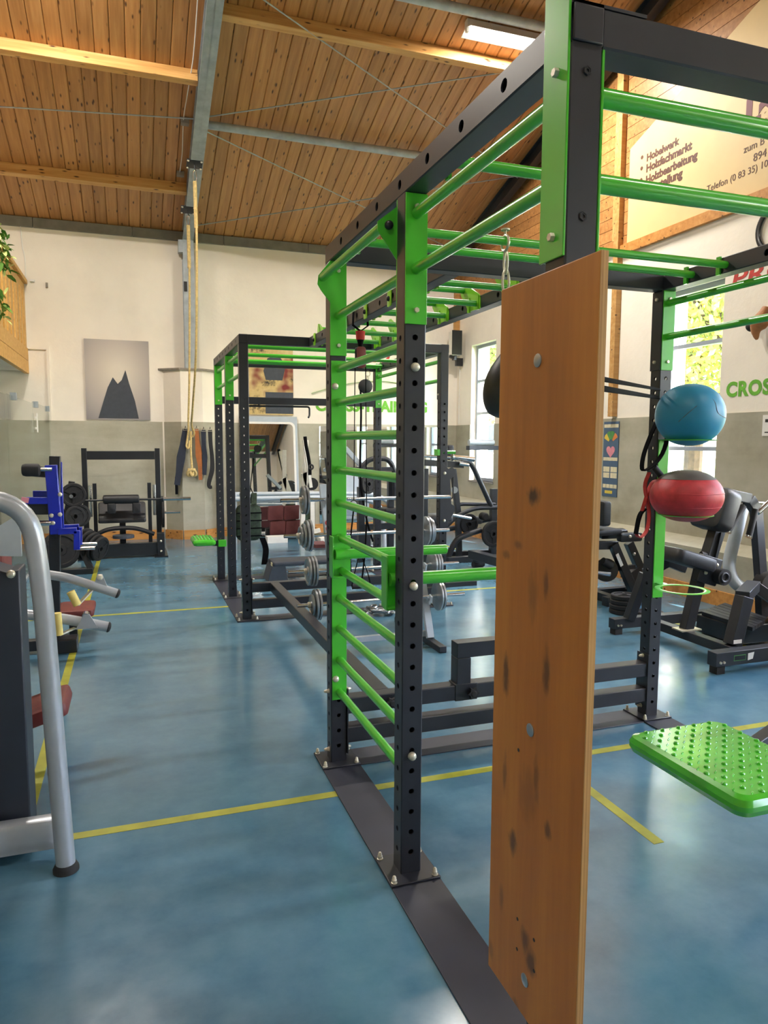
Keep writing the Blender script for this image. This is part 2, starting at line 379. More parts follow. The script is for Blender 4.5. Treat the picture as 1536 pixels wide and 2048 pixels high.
part('pier_board', MB().beam((-.165+.03, YB-.245, .075), (.165+.03, YB-.245, .075), .02, .15, Z3), 'skirting_wood', bsk)
part('pier_board', MB().beam((.19+.03, YB-.24, .075), (.44+.03, YB-.02, .075), .02, .15, Z3), 'skirting_wood', bsk)

# right wall with windows and timber-clad gable
WIN = [9.3-2.425*k for k in range(7)]; WW = .9; Z0, Z1, ZC = .92, 3.28, 3.95
mb = MB().box(XR, XR+.35, YF, YB+.3, -.12, Z0).box(XR, XR+.35, YF, YB+.3, Z1, ZC)
edges = [YB+.3]
for w in WIN: edges += [w, w-WW]
edges.append(YF)
for a, b in zip(edges[0::2], edges[1::2]): mb.box(XR, XR+.35, b, a, Z0, Z1)
mb.prism([(YB+.3, ZC), (YB+.3, roof(YB)), (YR, roof(YR)), (YF, ZE), (YF, ZC)], (XR+.012, 0, 0), Y3, Z3, .2)
wr = struct('wall_right', mb, 'wall_plaster')
dm = MB()
for a, b in zip(edges[0::2], edges[1::2]): dm.box(XR-.012, XR+.01, max(b, YF), min(a, YB-.012), .56, 1.9)
for w in WIN: dm.box(XR-.012, XR+.01, w-WW, w, .56, Z0-.0)
part('concrete_dado', dm, 'concrete', wr, label='raw grey concrete lower part of the wall')
part('plinth', MB().prism([(XR-.26, 0), (XR-.0, 0), (XR-.0, .60), (XR-.05, .60), (XR-.26, .53)], (0, YF, 0), X3, Z3, -(YB-.02-YF)), 'concrete', wr, label='low concrete ledge along the wall')
bsr = struct('baseboard_right', MB().box(XR-.285, XR-.262, YF, YB-.05, 0, .15), 'skirting_wood')
zc = ZC; k = 0; GY = 5.25
while zc < 7.4:
    h = .138; zt = zc+h-.006
    for ya, yb in ((GY+.05, YB-.02), (-2.5, GY-.05)):
        y1a = min(yb, YB-(zc-ZE)/SL) if zc > ZE else yb; y1b = min(yb, YB-(zt-ZE)/SL) if zt > ZE else yb
        if y1b > ya+.1:
            y0_ = ya
            if ya < 0: y0_ = max(ya, -7.0+(zt-ZE)/SL)
            o = part('cladding_board', MB().prism([(y1a, zc), (y1b, zt), (y0_, zt), (y0_, zc)], (XR-.006, 0, 0), Y3, Z3, .018), 'ceiling_wood', wr)
    zc += h; k += 1
part('cladding_trim', MB().box(XR-.05, XR-.0, -2.5, GY-.06, ZC-.09, ZC+.02), 'skirting_wood', wr)
part('cladding_trim', MB().box(XR-.05, XR-.0, GY+.06, YB-.03, ZC-.03, ZC+.02), 'skirting_wood', wr)
part('timber_post', MB().box(XR-.075, XR, GY-.055, GY+.035, 1.92, roof(GY)-.05), 'beam_wood', wr)
part('timber_post', MB().box(XR-.06, XR, GY+.045, GY+.085, ZC+.1, roof(GY)-.05), 'beam_wood', wr)
part('timber_post', MB().box(XR-.09, XR-.0, YB-.09, YB-.005, 3.6, ZE), 'beam_wood', wr)
for i, w in enumerate(WIN):
    xg = XR+.13; f = .055
    fm = MB().box(xg-.03, xg+.04, w-f, w, Z0, Z1).box(xg-.03, xg+.04, w-WW, w-WW+f, Z0, Z1).box(xg-.03, xg+.04, w-WW+f, w-f, Z0, Z0+f).box(xg-.03, xg+.04, w-WW+f, w-f, Z1-f, Z1)
    wo_ = struct('window_%d' % (i+1), fm, 'window_frame')
    zs = [Z0+f+(Z1-Z0-2*f)*q/4 for q in range(5)]
    for q in range(3): part('glazing_bar', MB().box(xg-.025, xg+.035, w-WW+f, w-f, zs[q+1]-.022, zs[q+1]+.022), 'window_frame', wo_)
    for q in range(4): part('pane', MB().box(xg, xg+.006, w-WW+f, w-f, zs[q]+(.022 if q else 0), zs[q+1]-(.022 if q < 3 else 0)), 'window_glass', wo_)
    part('window_sill', MB().box(XR-.03, xg-.03, w-WW-.02, w+.02, Z0-.03, Z0), 'sill_grey', wo_)
# left and front walls
struct('wall_left', MB().prism([(YB, -.12), (YB, ZE), (YR, roof(YR)), (YF, ZE), (YF, -.12)], (XL-.3, 0, 0), Y3, Z3, .3), 'wall_plaster')
struct('wall_front', MB().box(XL-.3, XR+.35, YF-.3, YF, -.12, ZE), 'wall_plaster')
# ceiling
ce = struct('ceiling', MB().prism([(YB+.4, roof(YB+.4)+.03), (YR, roof(YR)+.03), (YF-.4, ZE-.09), (YF-.4, ZE+.15), (YR, roof(YR)+.3), (YB+.4, ZE+.2)], (XL-.4, 0, 0), Y3, Z3, (XR+.5)-(XL-.4)), 'ceiling_wood')
dl = V(0, -1, SL).normalized(); nl = dl.cross(X3); Rm = Matrix((dl, X3, nl)).transposed()
Lp = math.hypot(YB-YR, roof(YR)-ZE); pw = .16; c_ = .009
pm = MB().prism([(-pw/2+.002, .016), (-pw/2+.002, c_), (-pw/2+c_+.002, 0), (pw/2-c_-.002, 0), (pw/2-.002, c_), (pw/2-.002, .016)], (0, 0, 0), Y3, Z3, Lp)
pme = mesh_of(pm, ang=20); pme.name = 'ceiling_plank'; nP = int((XR-XL)/pw)
dlf = V(0, 1, SL).normalized(); nlf = dlf.cross(-X3); Rf = Matrix((dlf, -X3, nlf)).transposed()
for k in range(nP):
    x = XL+pw/2+k*pw
    link('ceiling_plank', pme, 'ceiling_wood', ce, (x, YB, ZE), Rm.to_euler())
    link('ceiling_plank', pme, 'ceiling_wood', ce, (x, YF, ZE), Rf.to_euler())
# steel frames
def rafter(x, w, h, mat, name, col=True):
    mb = MB()
    for ya, yb in ((YB-.1, YR), (YR, YF+.1)):
        a = V(x, ya, roof(ya)-.005); b = V(x, yb, roof(yb)-.005); up = (b-a).cross(X3).normalized()
        if up.z < 0: up = -up
        for off, ww, hh in ((-.006, w, .012), (-h/2, .012, h), (-h+.006, w, .012)): mb.beam(a+up*off, b+up*off, ww, hh, up)
    o = part(name, mb, mat, ce)
    return o
rafter(.03, .165, .2, 'galvanised', 'steel_rafter'); rafter(XR-.16, .12, .2, 'dark_steel', 'steel_rafter'); rafter(-4.7, .165, .2, 'galvanised', 'steel_rafter')
cm = MB().box(-.055, .115, YB-.20, YB-.188, 2.75, ZE-.1).box(-.055, .115, YB-.012, YB, 2.75, ZE-.1).box(.024, .036, YB-.19, YB-.01, 2.75, ZE-.1)
cm.box(-.12, .03, YB-.19, YB-.05, 4.55, 4.74)
part('steel_column', cm, 'galvanised', ce)
part('column_plate', MB().box(-.05, .0, YB-.21, YB-.2, 3.95, 4.1), 'black_frame', ce)
def purlin(x0, x1, y, w, h, mat, name):
    up = V(0, SL, 1).normalized(); p = V(0, y, roof(y))-up*(h/2)
    part(name, MB().beam((x0, p.y, p.z), (x1, p.y, p.z), w, h, up), mat, ce, bev=.006)
for y in (8.72, 6.70, 4.7, 2.7): purlin(-4.62, -.055, y, .09, .15, 'beam_wood', 'timber_purlin')
for y in (5.78, 3.8): purlin(.11, 4.58, y, .09, .15, 'beam_wood', 'timber_purlin')
def pipe(x0, x1, y, r=.05):
    z = roof(y)-.12; part('steel_purlin', MB().cyl((x0, y, z), (x1, y, z), r, n=16), 'galvanised', ce)
pipe(.11, 4.6, 7.33); pipe(.11, 4.6, 5.12)
def rod(*pts):
    part('tie_rod', MB().tube([V(x, y, roof(y)-d) for x, y, d in pts], .008, 6), 'galvanised', ce)
rod((-4.6, 7.75, .15), (-.06, 7.22, .15)); rod((.11, 7.15, .15), (4.6, 5.25, .15)); rod((.2, 5.3, .15), (4.6, 7.45, .15))
rod((.1, 7.4, .15), (4.6, 9.45, .15)); rod((.13, 9.42, .15), (4.6, 7.4, .15))
part('junction_box', MB().box(-.20, -.10, 7.40, 7.50, roof(7.45)-.07, roof(7.45)-.0), 'sill_grey', ce)
part('junction_box', MB().box(-.20, -.10, 8.42, 8.50, roof(8.46)-.06, roof(8.46)-.0), 'sill_grey', ce)
part('ceiling_cable', MB().tube(smooth([(-.13, 5.6, roof(5.6)-.05), (-.12, 6.4, roof(6.4)-.05), (-.15, 6.9, roof(6.9)-.08), (-.17, 7.4, roof(7.4)-.05), (-.15, 8.0, roof(8.0)-.03), (-.16, 8.44, roof(8.44)-.03)]), .006, 6), 'white_plastic', ce)
# fluorescent lamps under the roof: one in view, the others in line with it
def lamp(x, y, label, E=115):
    z = roof(y)-.10; t = thing('fluorescent_lamp', (x, y, z), label, 'lamp', 'fluorescent lamps under the roof'); L = .62
    part('housing', MB().box(x-L, x+L, y-.035, y+.035, z+.015, z+.10), 'white_plastic', t)
    part('reflector', MB().prism([(-.13, -.02), (-.035, .02), (.035, .02), (.13, -.02), (.13, -.026), (.03, .012), (-.03, .012), (-.13, -.026)], (x-L, y, z), Y3, Z3, 2*L), 'white_plastic', t)
    part('tube', MB().cyl((x-L+.04, y, z-.012), (x+L-.04, y, z-.012), .014, n=10), 'tube_light', t)
    part('end_cap', MB().box(x-L, x-L+.03, y-.02, y+.02, z-.03, z+.02), 'white_plastic', t); part('end_cap', MB().box(x+L-.03, x+L, y-.02, y+.02, z-.03, z+.02), 'white_plastic', t)
    ld = bpy.data.lights.new('lamp_light', 'AREA'); ld.shape = 'RECTANGLE'; ld.size = 2*L-.1; ld.size_y = .05; ld.energy = E; ld.color = (1, .93, .84); ld.spread = math.radians(178)
    lo = bpy.data.objects.new('lamp_light', ld); COL.objects.link(lo); lo.parent = t; lo.location = (0, 0, -.035)
lamp(3.36, 5.36, 'lit fluorescent tube lamp under the timber ceiling at upper right')
lamp(-1.5, -2.6, 'fluorescent tube lamp under the timber ceiling behind the camera, on the gallery side', 38); lamp(3.36, -2.6, 'fluorescent tube lamp under the timber ceiling behind the camera, on the window side', 38)
lamp(-1.5, 5.15, 'lit fluorescent tube lamp under the timber ceiling, above the gallery side', 135)

# gallery on the left
g = thing('gallery', (-2.4, 6, 2.6), 'timber gallery balcony with upright boards at the upper left', 'gallery')
part('fascia_board', MB().box(-2.40, -2.34, -2, YB-.01, 2.60, 2.785), 'gallery_wood', g, bev=.004); part('fascia_board', MB().box(-2.40, -2.34, -2, YB-.01, 2.79, 2.98), 'gallery_wood', g, bev=.004)
part('gallery_floor', MB().box(XL, -2.40, -2, YB-.01, 2.64, 2.9), 'wall_plaster', g)
part('handrail', MB().box(-2.43, -2.31, -2, YB-.01, 3.93, 3.99), 'gallery_wood', g, bev=.006); part('handrail', MB().box(-2.40, -2.355, -2, YB-.01, 3.76, 3.925), 'gallery_wood', g, bev=.004)
for k in range(20):
    y1 = YB-.10-k*.30
    part('upright_board', MB().box(-2.365, -2.345, y1-.20, y1, 2.98, 3.80), 'gallery_wood', g); part('upright_board', MB().box(-2.39, -2.37, y1-.32, y1-.18, 2.98, 3.80), 'beam_wood', g)
def leaf(mb, p, d, L, w):
    d = d.normalized(); s = d.cross(V(random.uniform(-.5, .5), random.uniform(-.5, .5), 1)).normalized()*w; dr = V(0, 0, -L*.25)
    mb.add([p, p+d*L*.35+s, p+d*L*.75+s*.7+dr*.5, p+d*L+dr, p+d*L*.75-s*.7+dr*.5, p+d*L*.35-s], [(0, 1, 2, 3), (0, 3, 4, 5)])
def trailing(name, pts, label, n, spread):
    base = V(*pts[0]); t = thing(name, base, label, 'plant')
    part('stem', MB().tube(smooth([V(*p) for p in pts]), .006, 6), 'foliage', t)
    A, B = MB(), MB(); sp = smooth([V(*p) for p in pts], 8)
    for k in range(n):
        p = random.choice(sp)+V(random.gauss(0, spread*.4), random.gauss(0, spread), random.gauss(0, spread)); leaf(A if random.random() < .62 else B, p, V(random.uniform(-.2, 1), random.uniform(-1, 1), random.uniform(-.8, .6)), random.uniform(.09, .16), random.uniform(.02, .035))
    part('leaves', A, 'foliage', t, kind='stuff'); part('leaves', B, 'foliage_pale', t, label='cream-edged leaves', kind='stuff')
trailing('trailing_plant', [(-2.30, 7.12, 3.99), (-2.27, 7.12, 3.88), (-2.25, 7.15, 3.72), (-2.25, 7.18, 3.6)], 'variegated green plant hanging over the gallery rail, upper clump', 60, .085)
trailing('trailing_plant', [(-2.30, 7.0, 3.4), (-2.27, 7.05, 3.2), (-2.26, 7.1, 3.1), (-2.25, 7.12, 3.0)], 'small variegated green plant sprig hanging low on the gallery boards', 18, .045)
# glass partition
gp = thing('glass_partition', (-2.09, 6.6, 0), 'clear frameless glass partition below the gallery', 'partition')
for y0, y1, zt in ((7.94, 9.88, 2.09), (5.9, 7.90, 2.07), (3.9, 5.87, 2.06)):
    part('glass_panel', MB().box(-2.095, -2.085, y0, y1, .02, zt), 'partition_glass', gp)
for y in (9.7, 8.3, 6.4): part('clamp', MB().box(-2.12, -2.06, y-.04, y+.04, 2.03, 2.11), 'galvanised', gp)
part('door_handle', MB().box(-2.065, -2.055, 8.10, 8.17, 1.70, 1.95).box(-2.085, -2.06, 8.12, 8.15, 1.74, 1.77).box(-2.085, -2.06, 8.12, 8.15, 1.88, 1.91), 'white_plastic', gp)
part('floor_channel', MB().box(-2.11, -2.07, 3.9, 9.88, 0, .03), 'galvanised', gp)

# ------------------------------------------------------------------ outdoors, seen through the windows
struct('ground_outside', MB().box(XR+.35, 60, -50, 70, -.5, -.25), 'grass')
def tree(x, y, h, r, mat, label, n=9000):
    t = thing('tree', (x, y, -.25), label, 'tree', 'trees outside the windows'); base = V(x, y, -.25)
    tm = MB().tube(smooth([base, base+V(.1, .1, h*.3), base+V(-.1, .2, h*.65)]), [.22, .16][0], 10)
    for k in range(5):
        a = k*1.3; tm.tube([base+V(0, .1, h*.45), base+V(math.cos(a)*r*.35, math.sin(a)*r*.35, h*.6), base+V(math.cos(a)*r*.6, math.sin(a)*r*.6, h*.75)], [.09, .06, .03], 6)
    part('trunk', tm, 'bark', t); lm = MB()
    vs = []; fs = []
    for k in range(n):
        d = V(random.gauss(0, 1), random.gauss(0, 1), random.gauss(0, 1)).normalized(); q = random.random()**.4
        p = base+V(0, 0, h*.66)+V(d.x*r, d.y*r, d.z*h*.38)*q; u = V(random.gauss(0, 1), random.gauss(0, 1), random.gauss(0, 1)).normalized()*random.uniform(.05, .11); w = u.cross(d).normalized()*.05
        vs += [p-u, p+w, p+u, p-w]; fs.append((4*k, 4*k+1, 4*k+2, 4*k+3))
    lm.add(vs, fs); part('leaves', lm, mat, t, kind='stuff')
tree(10.6, 9.0, 7.5, 2.4, 'tree_leaf', 'green tree outside the right-hand window'); tree(13.5, 6.5, 9, 3.0, 'tree_leaf_yellow', 'yellowing tree outside the right-hand window')
tree(12.2, 12.0, 8, 2.6, 'tree_leaf_yellow', 'yellowing tree beyond the right-hand window, farther along'); tree(10.4, 17.5, 7.5, 2.3, 'tree_leaf', 'green tree outside the window by the corner')
tree(15.0, 24.5, 9, 3, 'tree_leaf_yellow', 'yellowing tree outside the window by the corner'); tree(17.5, 10.0, 10, 3.6, 'tree_leaf', 'tall green tree far outside the right-hand window')
hb = thing('house', (16, 30, -.25), 'pale house with white windows outside the corner window', 'house')
part('house_wall', MB().box(11, 22, 29, 36, -.25, 4.2), 'house_wall', hb); part('roof', MB().prism([(28.6, 4.1), (36.4, 4.1), (32.5, 6.8)], (10.6, 0, 0), Y3, Z3, 11.8), 'house_roof', hb)
for k in range(6):
    x = 11.7+k*1.7; f = part('window', MB().box(x, x+.8, 28.93, 29.0, 1.0, 2.5), 'white_plastic', hb); part('pane', MB().box(x+.08, x+.72, 28.915, 28.93, 1.08, 2.42), 'grey_plastic', f)

# ------------------------------------------------------------------ the training rig
w = .08; H = 2.52; HB = H-w
def perf(L, holes, r, faces=(0, 1, 2, 3), ch=.004, wd=w, hg=w, depth=.005):
    """square tube along +Z from the origin corner with real round holes"""
    mb = MB(); C = [(0, 0), (wd, 0), (wd, hg), (0, hg)]; hs = sorted(holes)
    for k in range(4):
        a = V(*C[k], 0); b = V(*C[(k+1) % 4], 0); u = (b-a).normalized(); wid = (b-a).length; nn = V(u.y, -u.x, 0)
        P = lambda s_, z: a+u*s_+V(0, 0, z)
        def quad(z0, z1): mb.add([P(ch, z0), P(wid-ch, z0), P(wid-ch, z1), P(ch, z1)], [(0, 1, 2, 3)])
        if k in faces and hs:
            half = min([(q-p)/2 for p, q in zip(hs[:-1], hs[1:])]+[.05]); last = 0
            for z in hs:
                z0, z1 = z-half, z+half
                if z0 > last+1e-4: quad(last, z0)
                hv = [P(wid/2+r*math.cos(t), z+r*math.sin(t)) for t in (2*math.pi*i/12 for i in range(12))]
                cv = [P(wid-ch, z1), P(ch, z1), P(ch, z0), P(wid-ch, z0)]
                fs = []
                for q in range(4):
                    for i in range(3): fs.append((q, 4+3*q+i+0, 4+(3*q+i+1) % 12)[::-1])
                    fs.append((q, 4+(3*q+3) % 12, (q+1) % 4)[::-1])
                iv = [p-nn*depth for p in hv]
                fs += [(4+i, 4+(i+1) % 12, 16+(i+1) % 12, 16+i) for i in range(12)]
                mb.add(cv+hv+iv, fs); last = z1
            if last < L-1e-4: quad(last, L)
        else: quad(0, L)
        c = V(*C[(k+1) % 4], 0); u2 = (V(*C[(k+2) % 4], 0)-c).normalized()
        p0 = b-u*ch; p1 = c+u2*ch; mb.add([p0, p1, p1+V(0, 0, L), p0+V(0, 0, L)], [(0, 1, 2, 3)])
    for z in (0, L):
        mb.add([(ch, 0, z), (wd-ch, 0, z), (wd, ch, z), (wd, hg-ch, z), (wd-ch, hg, z), (ch, hg, z), (0, hg-ch, z), (0, ch, z)], [tuple(range(8))])
    return mb
def raw_mesh(mb, name):
    me = bpy.data.meshes.new(name); me.from_pydata([tuple(p) for p in mb.v], [], mb.f)
    bm = bmesh.new(); bm.from_mesh(me); bmesh.ops.remove_doubles(bm, verts=bm.verts, dist=1e-5); bmesh.ops.recalc_face_normals(bm, faces=bm.faces); bm.to_mesh(me); bm.free(); me.update(); return me
post_me = raw_mesh(perf(HB-.012, [.082+.0778*k for k in range(25)], .0105), 'post')
def xf(mb, mat):
    for i, p in enumerate(mb.v): mb.v[i] = mat @ p
    return mb
rig = thing('training_rig', (0.95, 2.5, 0), 'large dark grey and green climbing and pull-up rig of perforated posts filling the hall', 'rig')
def beamY(x, y0, y1, z, pitch=.2455, first=None, r=.0165, name='top_beam', faces=(1, 3)):
    L = y1-y0; hs = [first-y0+pitch*k for k in range(60)] if first is not None else []
    hs = [h for h in hs if .03 < h < L-.03]
    mb = perf(L, hs, r, faces); mt = Matrix(((1, 0, 0, x), (0, 0, 1, y0), (0, -1, 0, z+w), (0, 0, 0, 1)))
    me = raw_mesh(xf(mb, mt), name); me.transform(Matrix.Translation(-wl(rig))); return link(name, me, 'anthracite', rig)
def beamX(y, x0, x1, z, name='top_beam', holes=()):
    mb = perf(x1-x0, [h-x0 for h in holes], .0165, (0, 2)); mt = Matrix(((0, 0, 1, x0), (1, 0, 0, y), (0, 1, 0, z), (0, 0, 0, 1)))
    me = raw_mesh(xf(mb, mt), name); me.transform(Matrix.Translation(-wl(rig))); return link(name, me, 'anthracite', rig)
bolt_me = mesh_of(MB().lathe((0, 0, 0), (0, 0, 1), [(.016, 0), (.016, .003), (.0152, .007), (.0142, .011), (.0105, .0145), (.003, .016)], 14)); bolt_me.name = 'bolt'; dark_bolt_me = bolt_me.copy(); dark_bolt_me.name = 'bolt'
hex_me = mesh_of(MB().lathe((0, 0, 0), (0, 0, 1), [(.0095, 0), (.0095, .009), (.0085, .0105), (.001, .0105)], 6)); hex_me.name = 'bolt'
acorn_me = mesh_of(MB().lathe((0, 0, 0), (0, 0, 1), [(.012, 0), (.012, .002), (.0095, .003), (.0095, .012), (.008, .014), (.007, .022), (.004, .026), (.001, .027)], 10)); acorn_me.name = 'nut'
def sock():
    mb = MB().torus((0, 0, .001), (0, 0, 1), .0085, .002, 6, 6); mb.lathe((0, 0, 0), (0, 0, 1), [(.007, 0), (.007, .002), (.004, .002), (.004, -.002)], 6); return mb
sock_me = mesh_of(sock()); sock_me.name = 'socket_bolt'
RF = (math.pi/2, 0, 0); RL = (0, -math.pi/2, 0); RRt = (0, math.pi/2, 0); RB = (-math.pi/2, 0, 0)
YA, YC, XD = .985, -.97, 1.90; R1, R2_, R3 = 4.02, 5.0, 5.98
posts = {}
for key, x, y in (('A', 0, YA), ('B', 0, 0), ('C', 0, YC), ('D', XD, YA), ('F', XD, 0), ('E', XD, YC), ('R1', 0, R1), ('R2', 0, R2_), ('R3', 0, R3), ('S1', XD, R1), ('S3', XD, R3)):
    p = link('post', post_me, 'anthracite', rig, V(x, y, .012)-wl(rig)); posts[key] = p
    part('base_plate', MB().box(x-.057, x+.137, y-.057, y+.137, .006, .014), 'anthracite', p, bev=.003)
    for dx, dy in ((-.04, -.04), (.12, -.04), (-.04, .12), (.12, .12)): inst('nut', acorn_me, 'zinc_bolt', p, (x+dx, y+dy, .014))
# floor strips
def strip(x0, x1, y0, y1): part('floor_strip', MB().box(x0, x1, y0, y1, 0, .006), 'strip_steel', rig, bev=.002)
strip(-.055, .135, YC-.06, YA+.14); strip(.137, XD-.056, YA-.055, YA+.135); strip(XD-.055, XD+.135, YC-.06, YA+.14)
strip(-.055, .135, R1-.06, R3+.14); strip(.137, XD-.056, R1-.055, R1+.135); strip(.137, XD-.056, R3-.055, R3+.135); strip(XD-.055, XD+.135, R1-.06, R3+.14)
# top frames
beamY(0, YC, YA+w, HB, first=-.68); beamY(XD, YC, YA+w, HB, first=-.68); beamX(YC, w+.001, XD-.001, HB); beamX(YA, w+.001, XD-.001, HB)
beamY(0, R1, R3+w, HB, first=R1+.2); beamY(XD, R1, R3+w, HB, first=R1+.2); beamX(R1, w+.001, XD-.001, HB); beamX(R3, w+.001, XD-.001, HB)
part('end_cap', MB().box(.003, .077, YC-.006, YC, HB+.003, H-.003), 'anthracite', rig, bev=.003)
part('end_cap', MB().box(.003, .077, R1-.006, R1, HB+.003, H-.003), 'anthracite', rig, bev=.003)
part('corner_strap', MB().box(0.002, .19, YC, YC+w, H, H+.007).box(.0, w, YC-.0, YC+.001, H-.03, H+.007), 'anthracite', rig, bev=.002)
# bridge between the two frames
XB0, XB1 = .62, 1.20
beamY(XB0, YA+w, R1, HB, first=YA+w+.28, name='bridge_beam'); beamY(XB1, YA+w, R1, HB, first=YA+w+.28, name='bridge_beam')
def rung(p0, p1, r=.0185, parent=None, name='rung', mat='green_coat'): return part(name, MB().cyl(p0, p1, r, n=18), mat, parent or rig)
for k in range(6):
    y = YA+.40+k*.48; rung((XB0+w, y, HB+.035), (XB1, y, HB+.035)); rung((XB0+w-.01, y+.19, HB+.15), (XB1+.01, y+.19, HB+.15))
    for x, s_ in ((XB0+w, 1), (XB1, -1)):
        part('fin_plate', MB().prism([(-.05, .0), (.11, .0), (.235, .13), (.235, .17), (.215, .19), (.17, .19), (-.03, .09), (-.05, .06)], (x if s_ > 0 else x-.006, y, HB), Y3, Z3, .006), 'lime_coat', rig)
        for yy in (y-.03, y+.1): part('clamp_plate', MB().box(x-.002 if s_ > 0 else x-.012, x+.012 if s_ > 0 else x+.002, yy-.004, yy+.022, HB-.006, H+.006), 'lime_coat', rig)
    q = part('hook_plate', MB().rbox((XB0-.004, y+.02, HB+.035), Y3, Z3, .034, .052, .004, .012), 'lime_coat', rig); inst('bolt', dark_bolt_me, 'black_frame', q, (XB0-.008, y+.02, HB+.03), RL)
for k in range(4):
    y = YA+.62+k*.72; part('hook_plate', MB().prism([(-.035, 0), (.035, 0), (.035, .03), (.012, .085), (-.012, .085), (-.035, .03)], (XB0+.02, y, H-.005), Y3, Z3, .006), 'lime_coat', rig)
# monkey bars over frame one and frame two
def monkey(y):
    rung((w, y, HB+.038), (XD, y, HB+.038))
    for x0 in (w, XD-.012): part('clamp_plate', MB().box(x0, x0+.012, y+.028, y+.052, HB-.004, H+.004), 'green_coat', rig)
for y in (-.20, .545, .77): monkey(y)
for y in (R1+.5, R1+1.15, R1+1.72, R3-.1): monkey(y)
# bolted green corner adapters (plate on the post, two bars to the next one)
PZ0, PZ1 = 2.005, HB-.002
def front_plate(x, y, sgn, z0=PZ0, z1=PZ1, bolts=(2.394, 2.052), mat='green_coat', post=None, ear=False, bolt=None):
    th = .006; y0 = y-th if sgn < 0 else y+w; post = post or rig
    if ear:
        poly = [(0, z0), (w, z0), (w, z1), (0, z1), (-.055, z1-.07), (-.06, z1-.11), (-.045, z1-.135), (0, z1-.19)]
        o = part('green_plate', MB().prism(poly, (x, y0+th, 0), X3, Z3, th), mat, post, bev=.0015)
    else: o = part('green_plate', MB().box(x, x+w, y0, y0+th, z0, z1), mat, post, bev=.0015)
    for z in bolts: inst('bolt', bolt or hex_me, 'zinc_bolt', o, (x+w*.5, y0 if sgn < 0 else y0+th, z), RF if sgn < 0 else RB)
    return o
def side_plate(x, y, sgn, post, z0=PZ0, z1=PZ1, bolts=(2.394, 2.052), mat='green_coat', y0=None, y1=None):
    th = .006; x0 = x-th if sgn < 0 else x+w
    o = part('green_plate' if mat != 'anthracite' else 'side_plate', MB().box(x0, x0+th, y if y0 is None else y0, y+w if y1 is None else y1, z0, z1), mat, post, bev=.0015)
    for z in bolts: inst('bolt', hex_me, 'zinc_bolt', o, (x0 if sgn < 0 else x0+th, y+w*.5, z), RL if sgn < 0 else RRt)
    return o
BZ = (2.372, 2.19)
front_plate(0, 0, -1, post=posts['B']); front_plate(0, 0, 1, post=posts['B']); front_plate(0, YA, -1, post=posts['A'], ear=True)
front_plate(XD, YA, -1, post=posts['D']); side_plate(XD, YA, -1, posts['D'], mat='anthracite'); front_plate(XD, 0, 1, post=posts['F'])
for z in BZ:
    rung((.04, YC+w, z), (.04, -.006, z)); rung((XD+.04, w+.006, z), (XD+.04, YA-.006, z))
rung((-.035, w, BZ[0]-.012), (-.035, YA-.006, BZ[0]-.012)); rung((.04, w+.006, BZ[1]), (.04, YA-.006, BZ[1]))
o = part('gusset', MB().prism([(.006, .09), (.006, -.10), (-.07, .0), (-.07, .03)], (0, w+.008, 2.33), X3, Z3, .006), 'green_coat', posts['B'])
inst('bolt', dark_bolt_me, 'black_frame', o, (-.03, w+.002, 2.35), RF)
front_plate(0, YC, 1, post=posts['C'])
side_plate(0, YC, -1, posts['C'], z1=H+.10, y0=YC, y1=YC+w+.016); side_plate(0, YC, 1, posts['C'], bolts=())
for z in (2.388, 2.09): inst('socket_bolt', sock_me, 'black_frame', posts['C'], (.042, YC-.0005, z), RF)
for z in BZ: rung((w+.006, YC+.04, z-.012), (XD, YC+.04, z-.012), r=.021)
# stall bars between the two left posts
stall = part('stall_plate', MB().box(.004, w-.002, YA-.007, YA-.001, .332, 1.982), 'green_coat', posts['A'], bev=.0015)
for z in (1.862, .44): inst('bolt', bolt_me, 'zinc_bolt', stall, (.022, YA-.007, z), RF)
part('stall_plate', MB().box(.004, w-.002, w+.001, w+.007, .332, 1.982), 'green_coat', posts['B'], bev=.0015)
for z in (1.945, 1.787, 1.629, 1.468, 1.309, 1.142, .985, .843, .692, .534, .372): rung((.042, w+.006, z), (.042, YA-.006, z), r=.0185)
for z in (1.86, 1.092, .463): inst('bolt', bolt_me, 'zinc_bolt', posts['B'], (.040, -.001, z), RF)
# dip bars
def dip(post, x, y, z, L, ya):
    p = part('dip_bracket', MB().box(x-.006, x+w+.006, ya, ya+.008, z-.11, z+.085).box(x-.012, x-.006, ya-.03, ya+.03, z-.11, z+.085).box(x-.012, x+.10, ya-.03, ya+.008, z-.115, z-.105), 'green_coat', post, bev=.002)
    b = part('dip_bar', MB().cyl((x+.0, ya-.028, z), (x+L, ya-.028, z), .0245, n=20), 'green_coat', post); part('bar_end', MB().lathe((x+L, ya-.028, z), X3, [(.0245, 0), (.022, .004), (.012, .005)], 20), 'green_coat', b)
dip(posts['A'], 0.0, YA, 1.07, .57, YA-.05); dip(posts['B'], -.015, 0, 1.10, .80, w+.045)
